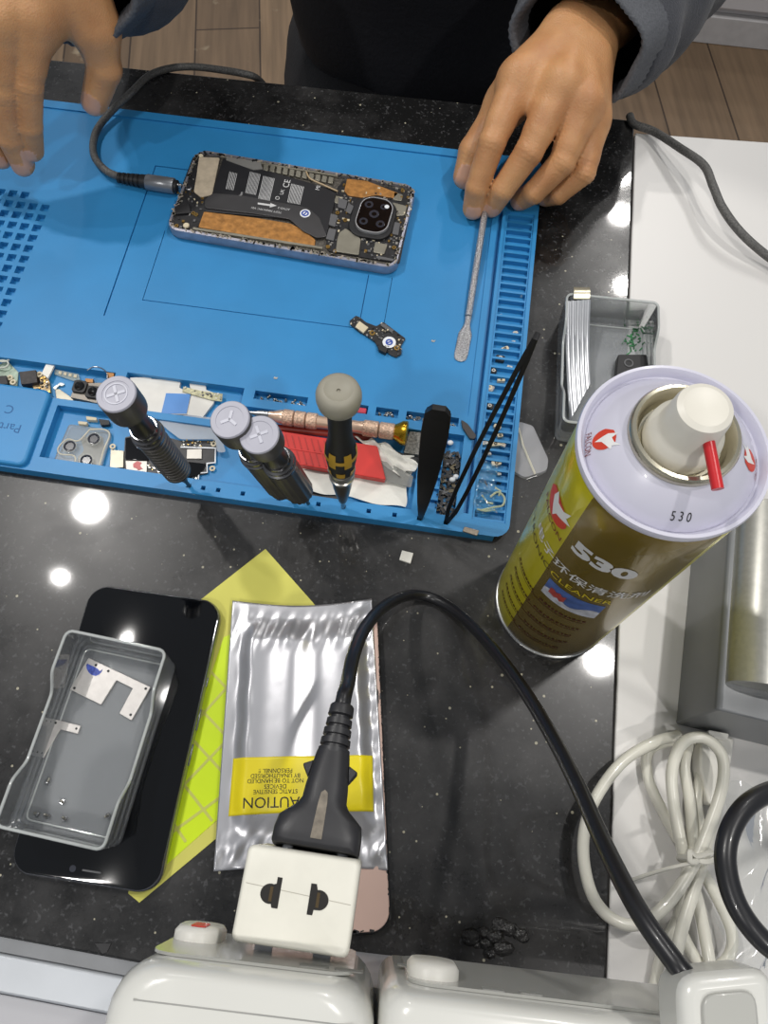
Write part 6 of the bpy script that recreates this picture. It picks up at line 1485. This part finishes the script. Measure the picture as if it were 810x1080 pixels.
# the rest of the body, coarser: seated, leaning a little over the table
cx = .055
SHL, SHR = np.array((.135, .790, .330)), np.array((-.215, .800, .310))
HC = np.array((-.045, .685, .525))
def body_fn(Pn):
    A = lambda *a: seg_d(Pn, *a)
    hip = np.array((cx, .86, -.235))
    d = A(hip+(-.075, 0, 0), hip+(.075, 0, 0), .105, .105)
    d = smin(d, A(hip+(0, 0, .05), (cx, .80, .10), .115, .115), .06); d = smin(d, A((cx-.06, .79, .10), (-.10, .79, .25), .09, .08), .06); d = smin(d, A((cx+.05, .79, .10), (.03, .79, .25), .09, .08), .06)
    d = smin(d, A(SHL*.85+SHR*.15, SHR*.85+SHL*.15, .042, .042), .04)
    d = smin(d, A((-.04, .79, .31), (-.043, .745, .41), .060, .052), .04)
    for sh, el, wr in ((SHL, ER, WR), (SHR, EL, WL)):
        d = smin(d, smin(A(sh, el, .040, .036), A(el, wr+(el-wr)*.30, .036, .023), .02), .03)
    for s_ in (-1, 1):
        kn = np.array((cx+s_*.095, .505, -.215)); an = np.array((cx+s_*.10, .545, -.675))
        leg = smin(A(hip+(s_*.085, 0, 0), kn, .085, .058), A(kn, an, .056, .036), .02)
        d = smin(d, smin(leg, A(an, an+(0, -.13, -.045), .036, .026), .02), .03)
    # head, looking down at the work: cranium, jaw, nose, brow, ears
    fwv = np.array((.0, -.80, -.60)); up_v = np.array((0, -.60, .80)); rt_v = np.array((1., 0, 0))
    h = A(HC-fwv*.020+up_v*.030, HC+fwv*.020+up_v*.030, .080, .078)
    h = smin(h, A(HC+fwv*.030-up_v*.02, HC+fwv*.055-up_v*.072, .058, .034), .04)
    h = smin(h, A(HC+fwv*.090+up_v*.010, HC+fwv*.112-up_v*.028, .009, .014), .012)
    h = smin(h, A(HC+fwv*.082+up_v*.030-rt_v*.035, HC+fwv*.082+up_v*.030+rt_v*.035, .012, .012), .016)
    h = smin(h, A(HC+fwv*.078-up_v*.056-rt_v*.016, HC+fwv*.078-up_v*.056+rt_v*.016, .012, .012), .010)
    for s_ in (-1, 1):
        h = smin(h, A(HC+rt_v*s_*.078+up_v*.012, HC+rt_v*s_*.082-up_v*.025-fwv*.004, .013, .009), .008)
        e = A(HC+fwv*.088+up_v*.012+rt_v*s_*.031, HC+fwv*.088+up_v*.012+rt_v*s_*.033, .013, .013); h = np.maximum(h, -smin(e, e, .001)*.999)
        h = np.minimum(h, A(HC+fwv*.074+up_v*.011+rt_v*s_*.031, HC+fwv*.0741+up_v*.011+rt_v*s_*.031, .0125, .0125))
    return smin(d, h, .03)
VB, FB = surface_nets(body_fn, (cx-.36, .36, -.76), (cx+.36, 1.02, .66), .0085)
V_all = np.concatenate([VR, VL, VB]); F_all = np.concatenate([FRq, FLq+len(VR), FB+len(VR)+len(VL)])
fm_all = np.concatenate([mR, mL, np.zeros(len(FB), int)])
def skin_mat():
    m = bpy.data.materials.new('tan_skin'); m.use_nodes = True; nt = m.node_tree; b = nt.nodes['Principled BSDF']; tc = nt.nodes.new('ShaderNodeTexCoord')
    n1 = nt.nodes.new('ShaderNodeTexNoise'); n1.inputs['Scale'].default_value = 38; n1.inputs['Detail'].default_value = 5; nt.links.new(tc.outputs['Object'], n1.inputs['Vector'])
    r1 = nt.nodes.new('ShaderNodeValToRGB'); r1.color_ramp.elements[0].position = .3; r1.color_ramp.elements[0].color = srgb(180, 127, 84); r1.color_ramp.elements[1].position = .7; r1.color_ramp.elements[1].color = srgb(208, 156, 107)
    nt.links.new(n1.outputs['Fac'], r1.inputs[0]); nt.links.new(r1.outputs[0], b.inputs['Base Color'])
    b.inputs['Roughness'].default_value = .48; b.inputs['Subsurface Weight'].default_value = .12; b.inputs['Subsurface Radius'].default_value = (.008, .003, .0015); b.inputs['Subsurface Scale'].default_value = .6
    v = nt.nodes.new('ShaderNodeTexVoronoi'); v.inputs['Scale'].default_value = 900; nt.links.new(tc.outputs['Object'], v.inputs['Vector'])
    n2 = nt.nodes.new('ShaderNodeTexNoise'); n2.inputs['Scale'].default_value = 260; nt.links.new(tc.outputs['Object'], n2.inputs['Vector'])
    ad_ = nt.nodes.new('ShaderNodeMath'); ad_.operation = 'ADD'; nt.links.new(v.outputs['Distance'], ad_.inputs[0]); nt.links.new(n2.outputs['Fac'], ad_.inputs[1])
    bp = nt.nodes.new('ShaderNodeBump'); bp.inputs['Strength'].default_value = .22; bp.inputs['Distance'].default_value = .0007; nt.links.new(ad_.outputs[0], bp.inputs['Height']); nt.links.new(bp.outputs[0], b.inputs['Normal'])
    return m
person = thing('person', 'person in a dark jacket at the far side, one hand holding the metal spudger', 'person', (cx, .80, -.75))
m_skin = skin_mat(); m_nail = mat('pale_fingernail', (204, 158, 132), .3, noise=(60, .05))
link_mesh('body', [tuple(v) for v in V_all], [tuple(int(i) for i in f) for f in F_all], [m_skin, m_nail], person, fm=[int(i) for i in fm_all], smooth=180)
# hair: a cap over the skull
HV = Vector(HC); fwV = Vector((0, -.80, -.60)); upV = Vector((0, -.60, .80)); mb = MB()
rnd = random.Random(3); rings = []
for i in range(13):
    th = PI*.5*(1-i/12)**.9; rings_ = []
    for k in range(36):
        a = 2*PI*k/36; drop = .020 if math.sin(a) < -.2 else -.03*max(0, math.sin(a)); rr = .0905*(1+.03*math.sin(a*9+i)+.02*rnd.random())
        v_ = HV-fwV*.004+upV*.030+Vector((1, 0, 0))*rr*math.cos(a)*math.cos(PI/2-th)*1.0+fwV*rr*1.14*math.sin(a)*math.cos(PI/2-th)+upV*(rr*math.sin(PI/2-th)*1.02-(drop if i == 0 else 0))
        rings_.append(v_)
    rings.append(rings_)
mb.loft(rings); mb.build('hair', mat('black_hair', (22, 20, 19), .5, bump=(300, .8, .003)), person, smooth=60)
# clothes: lofted tubes with folds
m_jk = mat('charcoal_jacket', (56, 58, 65), .85, noise=(900, .22), bump=(700, .5, .0012), sheen=.15)
m_sh = mat('shaded_jacket_navy', (22, 24, 32), .8, noise=(500, .15), bump=(200, .4, .002))  # jacket cloth at the torso, colour darkened to carry its shade
m_tr = mat('black_trousers', (20, 20, 24), .8, noise=(400, .15), bump=(300, .4, .0015))
m_cuff = mat('ribbed_grey_cuff', (88, 90, 95), .85, noise=(700, .2), bump=(900, .5, .001))
def garment(name, path, radii, m_, par, n=40, fold=.004, ff=23, seed=0, open_end=True, hint=(0, 0, 1), steps=6, thick=.003):
    pts = arc_pts(path, steps); rs = lin(radii, steps) if not isinstance(radii[0], tuple) else list(zip(lin([r[0] for r in radii], steps), lin([r[1] for r in radii], steps)))
    rnd = random.Random(seed); p_ = [rnd.uniform(0, 6.28) for _ in range(6)]; rings = []; inner = []; N = len(pts); L = 0
    for i, c_ in enumerate(pts):
        if i: L += (pts[i]-pts[i-1]).length
        t = (pts[min(i+1, N-1)]-pts[max(i-1, 0)]).normalized(); h = Vector(hint); u = (h-t*h.dot(t)).normalized(); v = t.cross(u)
        ru, rv_ = rs[i] if isinstance(rs[i], tuple) else (rs[i], rs[i]); ring = []; inn_ = []
        for k in range(n):
            a = 2*PI*k/n; q = L*ff
            f = fold*min(1, i/4+.15)*(math.sin(q*2.1+2*math.sin(a+p_[0])+p_[1])*.6+math.sin(q*3.7+3*math.sin(a*1.0+p_[2])+p_[3])*.4+.35*math.sin(3*a+q+p_[4]))
            ring.append(c_+u*(ru+f)*math.cos(a)+v*(rv_+f)*math.sin(a)); inn_.append(c_+u*(ru+f-thick)*math.cos(a)+v*(rv_+f-thick)*math.sin(a))
        rings.append(ring); inner.append(inn_)
    mb = MB()
    if open_end: mb.loft(inner[:max(3, N//3)][::-1]+rings, caps=False)
    else: mb.loft(rings)
    o = mb.build(name, m_, par, smooth=180)
    return o
# jacket torso, its shade put into the darker navy
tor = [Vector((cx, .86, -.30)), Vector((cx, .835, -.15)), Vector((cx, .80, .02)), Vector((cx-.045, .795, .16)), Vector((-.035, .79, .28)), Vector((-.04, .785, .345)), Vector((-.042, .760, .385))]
garment('jacket_body', tor, [(.150, .185), (.150, .178), (.145, .172), (.132, .165), (.100, .175), (.075, .130), (.058, .066)], m_sh, person, n=56, fold=.006, ff=14, seed=4, open_end=False, hint=(0, -1, 0))
jk_ = []
for nm, sh, el, wr, sd_, r0 in (('sleeve', SHL, ER, WR, 11, (.040, .044)), ('sleeve', SHR, EL, WL, 5, (.040, .044))):
    sh, el, wr = Vector(sh), Vector(el), Vector(wr); ax = (el-wr).normalized()
    c0 = wr+ax*(-.013 if sd_ == 11 else -.012); dr = Vector((0, 0, -.004)) if sd_ == 11 else Vector((.004, -.003, -.013))
    path = [c0+ax*.026+dr, c0+ax*.06+dr, c0+ax*.11+dr, el-ax*.04, el+ax*.012+(sh-el)*.08, el.lerp(sh, .4), el.lerp(sh, .8), sh+(sh-el).normalized()*.006+Vector((-.018 if sd_ == 11 else .018, 0, .004)), sh+Vector((-.075 if sd_ == 11 else .075, 0, .030)), sh+Vector((-.125 if sd_ == 11 else .125, 0, .045))]
    kk = 1.0 if sd_ == 11 else .94
    garment('sleeve', path, [(a_*kk, b_*kk) for a_, b_ in ((.043, .049), (.050, .056), (.056, .062), (.060, .064), (.062, .066), (.064, .068), (.070, .074), (.066, .072), (.055, .075), (.040, .060))], m_jk, person, fold=.0055, ff=30, seed=sd_)
    # ribbed cuff with a turned edge
    _, u, v = frame(ax, (0, 0, 1)); rings = []
    prof_ = [(.024, .034, .039), (.006, .0350, .0400), (.0, .0372, .0425), (.002, .0398, .0450), (.012, .0410, .0462), (.026, .0440, .0500), (.031, .0450, .0510)]
    for t, a_, b_ in prof_:
        ring = []
        for k in range(120):
            a = 2*PI*k/120; rb = .0004*(1 if k % 2 else -1)
            wob = .0016*math.sin(a*3+sd_)+.0012*math.sin(a*7)
            ring.append(c0+dr+ax*(t+.0006*math.sin(a*3+sd_))+u*(a_*kk+rb+wob)*math.cos(a)+v*(b_*kk+rb+wob)*math.sin(a))
        rings.append(ring)
    mb = MB(); mb.loft(rings, caps=False); mb.build('cuff', m_cuff, person, smooth=180)
# trousers and shoes
for s_ in (-1, 1):
    kn = Vector((cx+s_*.095, .505, -.215)); an = Vector((cx+s_*.10, .545, -.665)); hp = Vector((cx+s_*.085, .87, -.235))
    garment('trouser_leg', [hp, hp.lerp(kn, .5), hp.lerp(kn, .85), kn+Vector((0, -.004, -.03)), kn.lerp(an, .4), kn.lerp(an, .75), an], [.108, .092, .078, .072, .062, .056, .054], m_tr, person, fold=.004, ff=20, seed=20+s_, open_end=False, hint=(1, 0, 0))
    mb = MB(); rings = []
    for t, w_, h_, zz in ((.06, .022, .030, .035), (.05, .036, .045, .050), (.0, .040, .046, .052), (-.06, .040, .034, .038), (-.12, .046, .026, .028), (-.17, .042, .020, .022), (-.195, .020, .012, .016)):
        rings.append([Vector((an.x+w_*math.cos(2*PI*k/24), an.y+t, max(-.749, -.75+zz+h_*math.sin(2*PI*k/24)*(1 if math.sin(2*PI*k/24) > 0 else zz/h_)))) for k in range(24)])
    mb.loft(rings); mb.build('shoe', mat('black_shoe', (24, 24, 25), .5), person)
